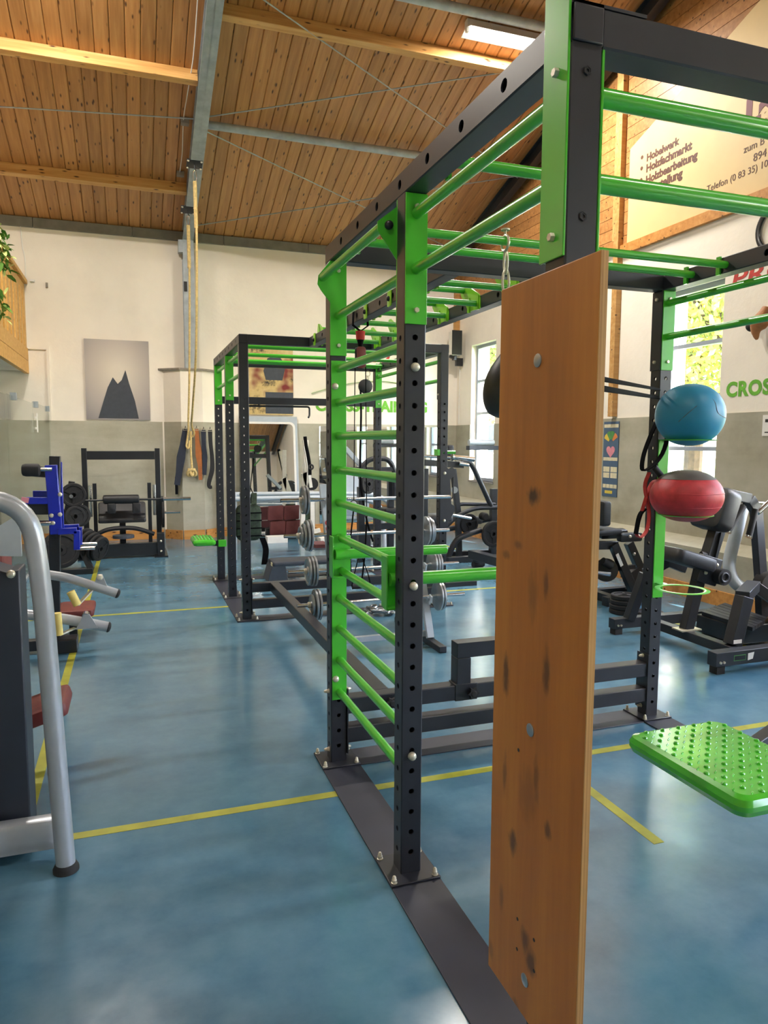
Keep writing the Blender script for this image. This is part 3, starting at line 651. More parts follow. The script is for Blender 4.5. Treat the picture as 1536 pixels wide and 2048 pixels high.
# low double rails
def rails(x0, x1, y, post):
    for z in (.25, .10): beamX(y, x0, x1, z, 'low_rail')
    for x in (x0, x1-.006): part('rail_plate', MB().box(x, x+.006, y-.01, y+w+.01, .05, .38), 'anthracite', rig)
    for x, r_, sx in ((x0-.001-w, RL, 0), (x0+.007, RRt, 0), (x1-.006, RL, 0)):
        for z in (.365, .065): inst('nut', acorn_me, 'zinc_bolt', rig, (x, y+.04, z), r_)
rails(w+.001, XD-.001, YA, 'A'); rails(w+.001, XD-.001, R1, 'R1')
beamY(.25, YA+w, R1, .25, name='floor_brace')
star_me = mesh_of(MB().lathe((0, 0, -.02), (0, 0, 1), [(.012, 0), (.012, .02), (.02, .022), (.02, .04), (.012, .046)], 14).prism([(math.cos(a)*(.034 if i % 2 == 0 else .022), math.sin(a)*(.034 if i % 2 == 0 else .022)) for i, a in enumerate(2*math.pi*k/12 for k in range(12))], (0, 0, .003), X3, Y3, .018)); star_me.name = 'star_knob'
for x, y in ((.765, YA-.002), (.312, YA-.002), (1.1, R1-.002)): inst('star_knob', star_me, 'black_rubber', rig, (x, y-.012, .288), RF)
hd = MB().beam((.722, YA+.04, .33), (.722, YA+.04, .474), w, w, Y3).beam((.682, YA+.04, .515), (1.35, YA+.04, .515), w, w, Z3).beam((1.31, YA+.04, .33), (1.31, YA+.04, .474), w, w, Y3)
part('foot_bar', hd, 'anthracite', rig, bev=.003)
part('rail_sleeve', MB().box(.672, .80, YA-.004, YA+w+.004, .246, .336), 'anthracite', rig, bev=.003)
# frame two: adapters, cross rail and its hook
for a_, b_, ya, yb in (('R1', 'R2', R1, R2_), ('R2', 'R3', R2_, R3)):
    front_plate(0, yb, -1, post=posts[b_])
    for z in BZ: rung((.04, ya+w, z), (.04, yb-.006, z))
front_plate(XD, R3, -1, post=posts['S3'])
side_plate(XD, R3, -1, posts['S3'], mat='anthracite', bolts=()); side_plate(XD, R1, -1, posts['S1'], mat='anthracite', bolts=(2.052,))
for z in BZ: rung((XD+.04, R1+w, z), (XD+.04, R3-.006, z))
beamX(R3, w+.001, XD-.001, 2.02, 'cross_rail')
part('rail_hook', MB().tube(bend([(.35, R3+.03, 2.0), (1.08, R3-.02, 2.0), (1.08, R3-.02, 1.90), (1.06, R3-.05, 1.875)], .03), .011, 8), 'black_frame', rig)
for x in (.5, 1.35): part('hook_stud', MB().cyl((x, R3+.03, 2.02), (x, R3+.03, 1.99), .014, n=10), 'black_frame', rig)
part('safety_arm', MB().tube(bend([(XD-.02, R1+.04, 1.50), (XD+.16, R1-.0, 1.50)], .02), .018, 10), 'green_coat', rig); part('safety_arm', MB().box(XD-.028, XD-.002, R1-.004, R1+w, 1.47, 1.53), 'green_coat', rig)
# J-cup carriage with lever loops on the right rear post
jc = MB()
jc.prism([(.0, .78), (.02, .74), (.085, .74), (.085, .82), (.115, .86), (.155, .93), (.155, .98), (.12, 1.0), (.105, 1.24), (.155, 1.28), (.165, 1.33), (.12, 1.36), (.085, 1.34), (.0, 1.42)], (XD+.0, R1-.008, 0), X3, Z3, .007)
part('cup_carriage', jc, 'anthracite', posts['S1'], bev=.002)
part('carriage_loop', MB().tube(bend([(XD+.11, R1-.006, 1.32), (XD+.14, R1-.006, 1.3), (XD+.14, R1-.006, 1.06), (XD+.10, R1-.006, 1.04), (XD+.10, R1-.006, 1.3), (XD+.11, R1-.006, 1.32)], .02), .007, 8), 'black_frame', posts['S1'])
for z in (1.30, .84): inst('bolt', bolt_me, 'zinc_bolt', posts['S1'], (XD+.045, R1-.009, z), RF)
# green diamond-plate steps
def step(cx, cy, hx, hy, z, arm, post):
    s_ = part('step_plate', MB().rbox((cx, cy, z-.035), X3, Y3, hx, hy, .035, .045, 6), 'green_step', post, ang=18)
    A, B = MB(), MB(); n = int(hx*2/.038); m = int(hy*2/.038)
    for i in range(n):
        for j in range(m):
            x = cx-hx+.035+i*(2*hx-.07)/(n-1); y = cy-hy+.035+j*(2*hy-.07)/(m-1)
            if (i in (0, n-1)) and (j in (0, m-1)): continue
            if (i+j) % 2 == 0: A.lathe((x, y, z-.0005), Z3, [(.0095, 0), (.0088, .004), (.006, .0065), (.0015, .0075)], 8)
            else:
                d = V(.8, .6, 0)*.014; B.tube([V(x, y, z)-d, V(x, y, z)-d*.5+V(0, 0, .0012), V(x, y, z)+d*.5+V(0, 0, .0012), V(x, y, z)+d], [.0006, .003, .003, .0006], 6)
    part('raised_studs', A, 'green_step', s_, kind='stuff'); part('raised_ribs', B, 'green_step', s_, kind='stuff')
    part('step_arm', arm, 'anthracite', s_, bev=.003)
step(1.085, -.425, .225, .285, .50, MB().beam((1.29, -.3, .42), (XD+.04, -.02, .42), .05, .05, Z3).box(XD-.006, XD+w+.006, -.02, -.0, .36, .48), posts['F'])
step(-.16, 6.02, .125, .24, .50, MB().box(-.06, -.004, R3+.01, R3+.07, .40, .46).box(-.008, w+.008, R3-.012, R3-.001, .40, .47), posts['R3'])
part('step_clamp', MB().box(.004, w+.012, R3-.06, R3-.005, .40, .475), 'green_coat', posts['R3'], bev=.002)
# ball holder on the right post
BX, BYc = 1.943, .79
bh = part('holder_plate', MB().box(XD+.006, XD+w-.004, YA-.007, YA-.001, .715, 1.62), 'green_coat', posts['D'], bev=.0015)
for z in (.80, 1.214, 1.618):
    part('holder_ring', MB().torus((BX, BYc, z), Z3, .128, .016, 40, 8, .22).box(XD+.02, XD+w-.01, YA-.05, YA-.003, z-.003, z+.003), 'green_coat', bh)
# ------------------------------------------------------------------ things on the rig
bd = thing('climbing_board', (-.021, -.935, .205), 'tall brown plywood board bolted upright to the near rig post', 'board')
part('board_panel', MB().box(-.0275, -.0125, -1.137, -.738, .205, 1.975), 'plywood_face', bd, bev=.003)
part('board_edge', MB().box(-.0280, -.0120, -1.1405, -1.1370, .207, 1.973), 'plywood_edge', bd)
disc = mesh_of(MB().lathe((0, 0, 0), (0, 0, 1), [(.0155, 0), (.0155, .002), (.012, .0035), (.003, .004)], 16)); disc.name = 'board_bolt'
for u_, v_ in ((1076, 721), (1061, 1460), (1050, 1960)):
    p = at(u_, v_, 'x', -.0275); inst('board_bolt', disc, 'plate_chrome', bd, p, RL)
hole = mesh_of(MB().lathe((0, 0, 0), (0, 0, 1), [(.0045, 0), (.0045, .0006), (.001, .0008)], 10)); hole.name = 'screw_hole'
for u_, v_ in ((1037, 1500), (1035, 1838), (1034, 1898), (1068, 1880), (1068, 1942)): inst('screw_hole', hole, 'ink_dark', bd, at(u_, v_, 'x', -.0275), RL)
part('spacer', MB().box(-.0125, -.0062, -.96, -.90, .4, 1.9), 'anthracite', bd)
def ball(z, r, sq, mat, label, cap=None):
    t = thing('medicine_ball', (BX, BYc, z-r*sq), label, 'ball', 'medicine balls in the ring holder'); pr_ = []
    for k in range(25):
        a = -math.pi/2+math.pi*k/24; pr_.append((r*math.cos(a)**.92 if math.cos(a) > 1e-6 else 0, r*sq*math.sin(a)))
    part('shell', MB().lathe((BX, BYc, z), Z3, pr_, 40), mat, t, ang=80)
    def seam(fn): return [V(BX, BYc, z)+V(r*1.001*math.cos(la)*math.cos(lo), r*1.001*math.cos(la)*math.sin(lo), r*sq*1.001*math.sin(la)) for lo, la in fn]
    return t, seam
t, seam = ball(1.752, .178, .93, 'ball_blue', 'blue medicine ball in the upper ring of the rig')
R_ = math.radians
part('seam', MB().tube(smooth(seam([(R_(-100), R_(38)), (R_(-88), R_(22)), (R_(-84), R_(2)), (R_(-60), R_(-6)), (R_(-40), R_(-5))])), .0016, 6), 'ball_grey', t)
part('seam', MB().tube(smooth(seam([(R_(-122), R_(14)), (R_(-136), R_(0)), (R_(-150), R_(-14))])), .0016, 6), 'ball_grey', t)
t, seam = ball(1.316, .190, .74, 'ball_red', 'scuffed red medicine ball with grey top in the middle ring')
cp = []
for k in range(8):
    a = R_(90-7*k); cp.append((.191*math.cos(a)**.92 if math.cos(a) > 1e-6 else 0, .191*.74*math.sin(a)+.0006))
part('cap_panel', MB().lathe((BX, BYc, 1.316), Z3, cp[::-1], 40), 'ball_grey', t, ang=80)
part('seam', MB().tube(smooth(seam([(R_(-150+k*12), R_(8)) for k in range(12)])), .0016, 6), 'ball_red', t)
part('seam', MB().tube(smooth(seam([(R_(-150+k*12), R_(-22)) for k in range(12)])), .0016, 6), 'ball_red', t)
# suspension pulley with cords, straps and handles under the bridge
px, py = .66, 2.62
t = thing('suspension_trainer', (px, py, 1.0), 'black and red pulley suspension trainer hanging from the left bridge beam', 'trainer')
part('webbing', MB().tube([(px-.05, py, H+.01), (px-.055, py, HB-.02), (px, py, HB-.06), (px+.055, py, HB-.02), (px+.05, py, H+.01), (px-.05, py, H+.01)], .022, 8, flat=.25), 'black_web', t)
part('red_sleeve', MB().cyl((px, py, HB-.06), (px, py, HB-.12), .034, .03, 14), 'red_web', t)
part('shackle', MB().cyl((px, py, HB-.12), (px, py, HB-.17), .025, .014, 12), 'black_web', t)
part('pulley_plate', MB().rbox((px, py-.022, HB-.245), X3, Z3, .034, .075, .003, .02), 'red_leather', t); part('pulley_plate', MB().rbox((px, py+.022, HB-.245), X3, Z3, .034, .075, .003, .02), 'black_frame', t)
part('wheel', MB().cyl((px, py-.018, HB-.27), (px, py+.018, HB-.27), .04, n=20), 'black_rubber', t)
for s_, zz in ((-1, 1.06), (1, 1.0)):
    c_x = px+s_*.039; part('cord', MB().cyl((c_x, py, HB-.27), (c_x+s_*.01, py, zz+.12), .0035, n=6), 'black_web', t)
    part('carabiner', MB().torus((c_x+s_*.01, py, zz+.09), Y3, .028, .005, 20, 6), 'black_frame', t)
    part('strap', MB().tube([(c_x+s_*.01, py, zz+.06), (c_x+s_*.02-.02, py, zz-.2), (c_x-.03, py, zz-.45)], .016, 8, flat=.22), 'black_web', t)
t = thing('strap_handle', (px, py+.02, .50), 'black foam strap handle hanging below the suspension trainer', 'handle')
part('grip', MB().cyl((px-.06, py, .545), (px+.075, py, .545), .02, n=14), 'black_rubber', t)
part('sling', MB().tube([(px-.065, py, .545), (px-.05, py, .62), (px+.0, py, .80), (px+.065, py, .62), (px+.08, py, .545)], .009, 8, flat=.4), 'black_web', t)
# steel rope and pulley in the second frame
t = thing('cable_pulley', (XD-.16, R3-.1, 2.1), 'black pulley block with a dark rope on the rear frame', 'pulley')
part('link', MB().torus((XD-.13, R3-.1, HB-.04), Y3, .03, .005, 18, 6).torus((XD-.13, R3-.1, HB-.095), X3, .03, .005, 18, 6), 'zinc_bolt', t)
part('block', MB().lathe((XD-.16, R3-.125, HB-.19), Y3, [(.06, 0), (.085, .01), (.085, .04), (.06, .05)], 20), 'black_leather', t)
part('rope', MB().tube(smooth([(XD-.22, R3-.1, HB-.22), (XD-.26, R3-.25, 1.9), (XD-.33, R3-.45, 1.2), (XD-.28, R3-.5, .75), (XD-.2, R3-.52, .45)]), .012, 8), 'black_web', t)
# chain and padded sling behind the board
t = thing('sling_chain', (.68, .545, 2.1), 'silver screw shackle with chain hanging from a green monkey bar', 'chain')
part('shackle', MB().torus((.675, .545, HB+.03), X3, .032, .006, 24, 8).cyl((.675, .545, HB+.058), (.675, .545, HB+.085), .006, n=8).cyl((.675, .545, HB+.083), (.675, .545, HB+.09), .02, n=14), 'zinc_bolt', t)
for k in range(5):
    c = V(.68+.002*k, .545, HB-.05-.085*k); ax = X3 if k % 2 == 0 else Y3; o_ = Y3 if k % 2 == 0 else X3
    ring = [c+o_*(.016*math.cos(a))+Z3*(.052*math.sin(a) if abs(math.sin(a)) > .1 else 0) for a in (2*math.pi*i/16 for i in range(16))]
    part('chain_link', MB().tube(ring, .0055, 6, closed=True), 'zinc_bolt', t)
t = thing('padded_sling', (1.02, 1.02, 1.7), 'black padded arm sling hanging half behind the plywood board', 'sling')
sx, sy = 1.10, 1.32
sp_ = [(sx+.10, sy, 2.24), (sx+.04, sy, 2.08), (sx-.055, sy, 1.96), (sx-.10, sy, 1.87), (sx-.075, sy, 1.78), (sx-.02, sy, 1.735), (sx+.08, sy, 1.72), (sx+.16, sy, 1.78), (sx+.19, sy, 1.9), (sx+.14, sy, 2.1), (sx+.10, sy, 2.24)]
def ribbon(pts, wdt, th, axis=Y3):
    mb = MB(); P = smooth([V(*p) for p in pts], 4); a = Vector(axis).normalized()*wdt/2; vs = []; fs = []
    for i, p in enumerate(P):
        d = (P[min(i+1, len(P)-1)]-P[max(i-1, 0)]).normalized(); nrm = d.cross(a).normalized()*th/2; vs += [p-a-nrm, p+a-nrm, p+a+nrm, p-a+nrm]
    for i in range(len(P)-1):
        for j in range(4): fs.append((i*4+j, i*4+(j+1) % 4, i*4+4+(j+1) % 4, i*4+4+j))
    fs += [(3, 2, 1, 0), tuple(len(vs)-4+j for j in range(4))]
    return mb.add(vs, fs)
part('pad', MB().tube(smooth([(sx+.10, sy, 2.26), (sx+.07, sy, 2.12), (sx+.03, sy, 1.98), (sx+.03, sy, 1.86), (sx+.05, sy, 1.78), (sx+.06, sy, 1.74)], 5), [.02, .028, .036, .044, .052, .06, .07, .08, .092, .104, .115, .125, .132, .137, .14, .14, .138, .134, .128, .12, .11, .098, .085, .068, .05, .025], 18), 'black_leather', t); part('hook', MB().torus((sx+.10, sy, 2.30), Y3, .028, .006, 18, 6).cyl((sx+.1, sy, 2.33), (sx+.1, sy, HB+.02), .006, n=8), 'zinc_bolt', t)
# strap set on the right post
t = thing('sling_trainer', (XD-.075-.03, YA-.05, 1.25), 'black and red sling trainer straps looped on the right rig post', 'strap')
q = YA-.05
part('strap', ribbon([(XD+.03, q, 1.80), (XD-.075+.02, q-.01, 1.72), (XD-.075-.04, q-.02, 1.62), (XD-.075-.075, q-.02, 1.52), (XD-.075-.07, q-.02, 1.45), (XD-.075+.02, q-.02, 1.50), (XD-.075+.08, q-.015, 1.60), (XD+.03, q, 1.78)], .03, .006), 'black_web', t)
part('handle', MB().cyl((XD-.075-.0, q-.02, 1.47), (XD-.075+.075, q-.02, 1.395), .018, n=12), 'black_rubber', t)
part('red_loop', ribbon([(XD-.075-.03, q-.02, 1.44), (XD-.075-.055, q-.02, 1.36), (XD-.075-.02, q-.02, 1.22), (XD-.075-.03, q-.02, 1.12), (XD-.075-.075, q-.02, 1.08), (XD-.075-.10, q-.02, 1.12), (XD-.075-.06, q-.02, 1.25), (XD-.075-.01, q-.02, 1.38), (XD-.075+.06, q-.02, 1.40)], .026, .005), 'red_web', t)
part('foot_strap', ribbon([(XD-.075-.105, q-.022, 1.10), (XD-.075-.085, q-.022, 1.2), (XD-.075-.05, q-.022, 1.24)], .03, .008), 'black_web', t)
t = thing('stretch_band', (1.2, .4, 1.9), 'pair of taut black bands running from behind the board to the right post', 'band')
b0, b1 = V(w+.008, YC+.05, 1.735), V(XD-.007, YA-.012, 1.852)
part('band', MB().beam(b0, b1, .016, .006, V(0, -1, .2)), 'black_web', t); part('band', MB().beam(b0+V(0, .0, .022), b1+V(0, .0, .045), .013, .006, V(0, -1, .2)), 'black_web', t)

# ------------------------------------------------------------------ on the walls
def A(u, v, y): return at(u, v, 'y', y)
def AX(u, v, x): return at(u, v, 'x', x)
# climbing ropes on the rafter
def rope_thing(bx, by, pts, label, tail=None):
    zb = roof(by)-.2; t = thing('climbing_rope', (bx, by, zb-.3), label, 'rope', 'climbing ropes by the pier')
    up = V(0, SL, 1).normalized(); c = V(bx, by, zb)
    mb = MB().rbox(c-up*.008, X3, V(0, 1, -SL), .105, .09, .008, .01); part('clamp_plate', mb, 'black_frame', t)
    for dx in (-.085, .085):
        for dy in (-.07, .07): inst('bolt', bolt_me, 'zinc_bolt', t, c+V(dx, dy, -dy*SL)-up*.016, (math.pi, 0, 0))
    part('hook', MB().tube(bend([(bx, by, zb-.02), (bx, by, zb-.07), (bx+.02, by, zb-.09)], .02), .007, 8), 'black_frame', t)
    ring = [V(bx+.022*math.cos(a), by, zb-.16+.075*math.sin(a)) for a in (2*math.pi*i/16 for i in range(16))]
    part('carabiner', MB().tube(ring, .006, 6, closed=True), 'chrome', t)
    P = [V(*p) for p in pts]; part('rope', MB().tube(smooth(P, 10), .016, 10), 'rope_fibre', t)
    part('splice', MB().tube(smooth([P[0], P[0]*.5+P[1]*.5 if (P[0]-P[1]).length < 1 else P[0]+(P[1]-P[0]).normalized()*.35, P[0]+(P[1]-P[0]).normalized()*.6]), [.026]*13, 10), 'rope_fibre', t)
    return t
r1x = .0
t = rope_thing(r1x, 7.95, [(r1x, 7.95, roof(7.95)-.43), (r1x+.01, 7.97, 4.2), (r1x+.0, 8.3, 2.9), (-.01, 9.0, 2.1), (.0, 9.42, 1.86), (.045, 9.52, 1.72), (.02, 9.56, 1.66)], 'natural fibre climbing rope hung from the upper clamp on the steel rafter')
t = rope_thing(-.02, 8.95, [(-.02, 8.95, roof(8.95)-.43), (-.015, 9.0, 4.0), (-.03, 9.25, 2.6), (-.04, 9.5, 1.95), (-.04, 9.58, 1.75), (-.07, 9.6, 1.55), (-.07, 9.6, 1.5), (-.04, 9.6, 1.48), (-.02, 9.6, 1.6)], 'natural fibre climbing rope hung from the lower clamp on the steel rafter')
t = thing('rope_end', (.0, 9.58, .95), 'hanging rope tail ending in a thick knot between the belts', 'rope')
part('rope', MB().tube(smooth([(.0, 9.6, 1.75), (-.005, 9.6, 1.4), (.005, 9.6, 1.16)]), .017, 10), 'rope_fibre', t)
kn = [V(.0+.05*math.sin(2*a)*1.0+.02*math.cos(3*a), 9.59+.03*math.cos(2*a), 1.09+.05*math.sin(3*a)) for a in (2*math.pi*i/40 for i in range(40))]
part('knot', MB().tube(kn, .022, 8, closed=True), 'rope_fibre', t)
# weightlifting belts on hooks along the pier
def belt(label, pts, ws, y, mat, group='lifting belts on the wall hooks', buckle=True, th=.012):
    P0 = A(*pts[0], y); t = thing('lifting_belt', (P0.x, y, P0.z-.6), label, 'belt', group)
    P = smooth([A(u, v, y) for u, v in pts], 6); m = len(P); mb = MB(); vs = []; fs = []
    for i, p in enumerate(P):
        f = i/(m-1)*(len(ws)-1); k = min(int(f), len(ws)-2); wd = (ws[k]+(ws[k+1]-ws[k])*(f-k))/2
        d = (P[min(i+1, m-1)]-P[max(i-1, 0)]).normalized(); s_ = d.cross(Y3).normalized()*wd; n_ = Y3*th/2
        vs += [p-s_-n_, p+s_-n_, p+s_+n_, p-s_+n_]
    for i in range(m-1): fs += [(i*4+j, i*4+(j+1) % 4, i*4+4+(j+1) % 4, i*4+4+j) for j in range(4)]
    fs += [(3, 2, 1, 0), tuple((m-1)*4+j for j in range(4))]; part('strap', mb.add(vs, fs), mat, t)
    if buckle: part('buckle', MB().tube([P[0]+V(-.035, -.01, -.02), P[0]+V(.035, -.01, -.02), P[0]+V(.035, -.01, .03), P[0]+V(-.035, -.01, .03)], .005, 6, closed=True), 'zinc_bolt', t)
    part('wall_hook', MB().tube(bend([(P[0].x, y+.07, P[0].z+.02), (P[0].x, y-.01, P[0].z+.02), (P[0].x, y-.02, P[0].z+.05)], .015), .005, 6), 'black_frame', t)
    return t
ybt = 9.62
belt('wide dark navy lifting belt with a narrow end strap, leftmost on the pier', [(371, 858), (366, 890), (362, 915), (358, 945), (354, 970)], [.09, .10, .135, .10, .09], ybt, 'navy_belt')
part('end_strap', MB().box(A(353, 970, ybt).x-.022, A(353, 970, ybt).x+.022, ybt-.004, ybt+.004, .74, 1.02), 'black_web', [o for o in bpy.data.objects if o.name == 'lifting_belt'][0])
tb = belt('tan leather lifting belt with punched holes, between the rope tail and the navy belts', [(393, 858), (395, 885), (398, 910), (400, 935), (401, 960)], [.06, .07, .11, .06, .055], ybt, 'tan_leather')
for k in range(6):
    p = A(400.5, 934+k*3.4, ybt-.007); part('punched_hole', MB().box(p.x-.018, p.x-.008, p.y, p.y+.001, p.z-.004, p.z+.004).box(p.x+.006, p.x+.016, p.y, p.y+.001, p.z-.004, p.z+.004), 'ink_dark', tb)
belt('dark navy lifting belt hanging right of the tan leather one', [(407, 860), (407.5, 890), (409, 915), (409, 950)], [.08, .07, .09, .06], ybt+.0, 'navy_belt')
belt('black lifting belt curling at its end, rightmost beside the rig', [(420, 860), (421, 885), (424, 915), (424, 940), (418, 965), (419, 974), (424, 974)], [.07, .06, .075, .06, .05], ybt+.02, 'black_leather')
t = thing('hanging_chain', (.33, 9.72, .55), 'thin rusty steel chain hanging below the navy belts', 'chain')
for k in range(15):
    c = A(412.5+.35*k, 955+k*6.2, 9.74); ring = [c+(X3 if k % 2 else Y3)*(.010*math.cos(a))+Z3*(.03*math.sin(a)) for a in (2*math.pi*i/10 for i in range(10))]
    part('chain_link', MB().tube(ring, .0045, 5, closed=True), 'plate_chrome', t)
# posters: plain stand-ins in the colours of the prints
t = NT('poster_grey'); gr = t.n('TexGradient', gradient_type='SPHERICAL'); mp = t.n('Mapping'); tc = t.n('TexCoord'); t.l(tc.outputs['Object'], mp.inputs[0]); mp.inputs['Scale'].default_value = (1.25, 1, 1.0); mp.inputs['Location'].default_value = (0, 0, -.12); t.l(mp.outputs[0], gr.inputs[0])
t.set(Base_Color=t.ramp(gr.outputs[0], [(.05, rgb('8E8A8C')), (.5, rgb('BDB4AC')), (.9, rgb('DCD3C4'))]), Roughness=.45)
pg = thing('wall_poster', (-1.08, YB-.02, 1.925), 'unframed grey poster panel on the back wall left of the pier', 'poster')
me = mesh_of(MB().box(-.475, .475, -.02, 0, -.62, .62)); link('print', me, 'poster_grey', pg, (0, .01, .62))
part('print_shape', MB().prism([(-.30, -.6), (.30, -.6), (.25, -.32), (.17, -.05), (.12, .16), (.06, .0), (.0, -.06), (-.07, .04), (-.15, -.12), (-.22, -.34)], (-1.08, YB-.0335, 2.545), X3, Z3, .002), 'grey_plastic', pg)
pr2 = thing('wall_poster', (1.36, YB-.02, 2.04), 'tan, red and black poster panel above the leaning mirror', 'poster')
t = NT('poster_tan'); n1 = t.noise(t.coord((1, 1, 1)), 2.6, 6, .7); n2 = t.noise(t.coord(), 1.4, 3)
t.set(Base_Color=t.mix(t.ramp(n2, [(.5, (0, 0, 0, 1)), (.58, (1, 1, 1, 1))]), t.ramp(n1, [(.38, rgb('3A332C')), (.46, rgb('C9AE72')), (.7, rgb('E0CC98'))]), rgb('7A2420')), Roughness=.5)
part('print', MB().box(.98, 1.725, YB-.03, YB-.01, 2.04, 3.14), 'poster_tan', pr2)
part('print_shape', MB().box(1.25, 1.725, YB-.033, YB-.031, 2.06, 2.42), 'grey_plastic', pr2); part('print_shape', MB().prism([(0, 0), (.28, 0), (.34, .25), (.22, .42), (.03, .36), (-.04, .15)], (1.26, YB-.031, 2.62), X3, Z3, .002), 'grey_plastic', pr2)
# lettering sprayed on the walls
gb = thing('wall_lettering', (3.1, YB-.004, 2.1), 'sprayed green and red lettering on the white back wall', 'lettering')
text_part('lettering', 'CROSS-TRAINING', .26, 'paint_green', gb, (2.12, YB-.002, 2.13), X3, Z3, bold=.012)
text_part('lettering', 'PRO', .32, 'paint_red', gb, (2.85, YB-.002, 3.0), X3, Z3, bold=.008, shear=.2)
part('spray_arc', MB().tube(smooth([(2.05, YB-.004, 2.42), (2.6, YB-.004, 2.58), (3.2, YB-.004, 2.66), (3.7, YB-.004, 2.62), (3.9, YB-.004, 2.45)]), .035, 8, flat=.08), 'paint_green', gb)
gr_ = thing('wall_lettering', (XR-.004, 3.0, 2.05), 'sprayed red and green lettering on the white wall right of the window', 'lettering')
p0 = AX(1452, 793, XR-.002); p1 = AX(1452, 766, XR-.002)
text_part('lettering', 'CROSS', (p1.z-p0.z)/.70, 'paint_green', gr_, p0, -Y3, Z3, bold=.009, sx=1.0, spacing=1.12)
p0 = AX(1460, 578, XR-.002); p1 = AX(1460, 546, XR-.002)
text_part('lettering', 'PRO', (p1.z-p0.z)/.66, 'paint_red', gr_, p0, -Y3, Z3, bold=.004, sx=1.55, shear=.15)
# trade sign on the gable
sg = thing('trade_sign', (XR-.02, 3.5, 4.02), 'cream timber-trade advertising board on the gable cladding', 'sign'); xs = XR-.02
q = [AX(1254, 478, xs), AX(1258, 300, xs), AX(1345, 200, xs)]
yA = q[0].y; sl = (q[2].z-q[1].z)/(q[1].y-q[2].y); yE = .2
part('sign_panel', MB().prism([(yA, ZC+.025), (yA, q[1].z), (yE, q[1].z+sl*(yA-yE)), (yE, ZC+.025)], (xs, 0, 0), Y3, Z3, .012), 'sign_cream', sg)
def signline(txt, u0, v0, u1, v1, mat='sign_ink', bold=.0, dot=True):
    a = AX(u0, v0, xs-.001); b = AX(u1, v1, xs-.001); L = a.y-b.y
    o = text_part('lettering', txt, .2, mat, sg, a, -Y3, Z3, bold=bold); ys = [v_.co.y for v_ in o.data.vertices]; wd = max(ys)-min(ys); k = L/wd
    y0 = (a-wl(sg)); 
    for v_ in o.data.vertices: v_.co.y = y0.y+(v_.co.y-y0.y)*k; v_.co.z = y0.z+(v_.co.z-y0.z)*k
    if dot: d = AX(u0-9, v0-1, xs-.001); part('bullet', MB().cyl(d+V(0, .0, .04), d+V(-.002, .0, .04), .022, n=12), mat, sg)
signline('Hobelwerk', 1293, 323, 1358, 288, bold=.008); signline('Holzfachmarkt', 1292, 345, 1383, 300, bold=.008)
signline('Holzbearbeitung', 1291, 368, 1394, 318, bold=.008); signline('Herstellung', 1290, 389, 1364, 357, bold=.008)
signline('Telefon (0 83 35) 10 4', 1413, 385, 1548, 326, dot=False); signline('8941', 1506, 324, 1538, 312, dot=False); signline('zum B', 1487, 307, 1528, 291, dot=False)
signline('La', 1490, 255, 1545, 232, 'sign_red', bold=.012, dot=False)
# small things on the right wall
cp_ = thing('training_chart', (XR-.02, 5.27, .9), 'narrow blue training chart hung on the concrete wall', 'poster')
ya, yb, z0, z1 = 5.42, 5.12, .92, 1.86; xc = XR-.022
part('chart_sheet', MB().box(xc, xc+.006, yb, ya, z0, z1), 'chart_blue' if 'chart_blue' in M else (plain('chart_blue', '48607A', .6, 0, .06) and 'chart_blue'), cp_)
plain('chart_yellow', 'D9C04A', .6); plain('chart_green', '4F8F4A', .6); plain('chart_orange', 'D98445', .6); plain('chart_pink', 'D98A98', .6); plain('chart_cream', 'D9CFAE', .6)
def chart_box(name, a0, a1, b0, b1, mat): part(name, MB().box(xc-.0015, xc, ya-(ya-yb)*a1, ya-(ya-yb)*a0, z0+(z1-z0)*b0, z0+(z1-z0)*b1), mat, cp_)
chart_box('chart_band', .03, .97, .92, .965, 'chart_cream'); chart_box('chart_band', .03, .97, .48, .525, 'chart_cream'); chart_box('chart_band', .2, .7, .04, .08, 'chart_yellow')
for a0 in (.05, .54):
    for b0 in (.33, .25): chart_box('chart_panel', a0, a0+.42, b0, b0+.07, 'chart_cream')
for k in range(4): chart_box('chart_panel', .05+.24*k, .26+.24*k, .115, .165, 'chart_cream')
cc = V(xc, (ya+yb)/2, z0+.745*(z1-z0))
for k, m_ in enumerate(('chart_yellow', 'chart_green', 'chart_green', 'chart_orange')):
    a0, a1 = math.radians(155-k*32), math.radians(155-(k+1)*32+3)
    part('dial_sector', MB().prism([(-r_*math.cos(a), r_*math.sin(a)) for r_, a in ((.05, a0), (.15, a0), (.155, (a0+a1)/2), (.15, a1), (.05, a1))], cc+V(-.0015, 0, -.03), Y3, Z3, .0015), m_, cp_)
hp = [(.085*(math.sin(a)**3), .055*(13*math.cos(a)-5*math.cos(2*a)-2*math.cos(3*a)-math.cos(4*a))/13*1.25) for a in (2*math.pi*i/24 for i in range(24))]
part('heart', MB().prism(hp, cc+V(-.0015, 0, -.13), Y3, Z3, .0015), 'chart_pink', cp_)
t = thing('wall_notice', (XR-.015, 2.93, 1.5), 'white paper notice on the wall at the right edge', 'notice'); a = AX(1526, 830, XR-.02); b = AX(1545, 872, XR-.02)
part('sheet', MB().box(XR-.02, XR-.013, b.y-.1, a.y, b.z, a.z), 'paper_white', t); part('print_bar', MB().box(XR-.0215, XR-.02, b.y-.05, a.y-.03, a.z-.07, a.z-.04), 'ink_dark', t); part('print_bar', MB().box(XR-.0215, XR-.02, b.y-.0, a.y-.03, b.z+.03, b.z+.04), 'ink_dark', t)
c = AX(1551, 455, XR-.02); t = thing('wall_ring', c, 'large black ring mounted high on the wall at the right edge', 'ring'); part('ring', MB().torus(c, X3, .20, .026, 40, 10, .6), 'black_frame', t)
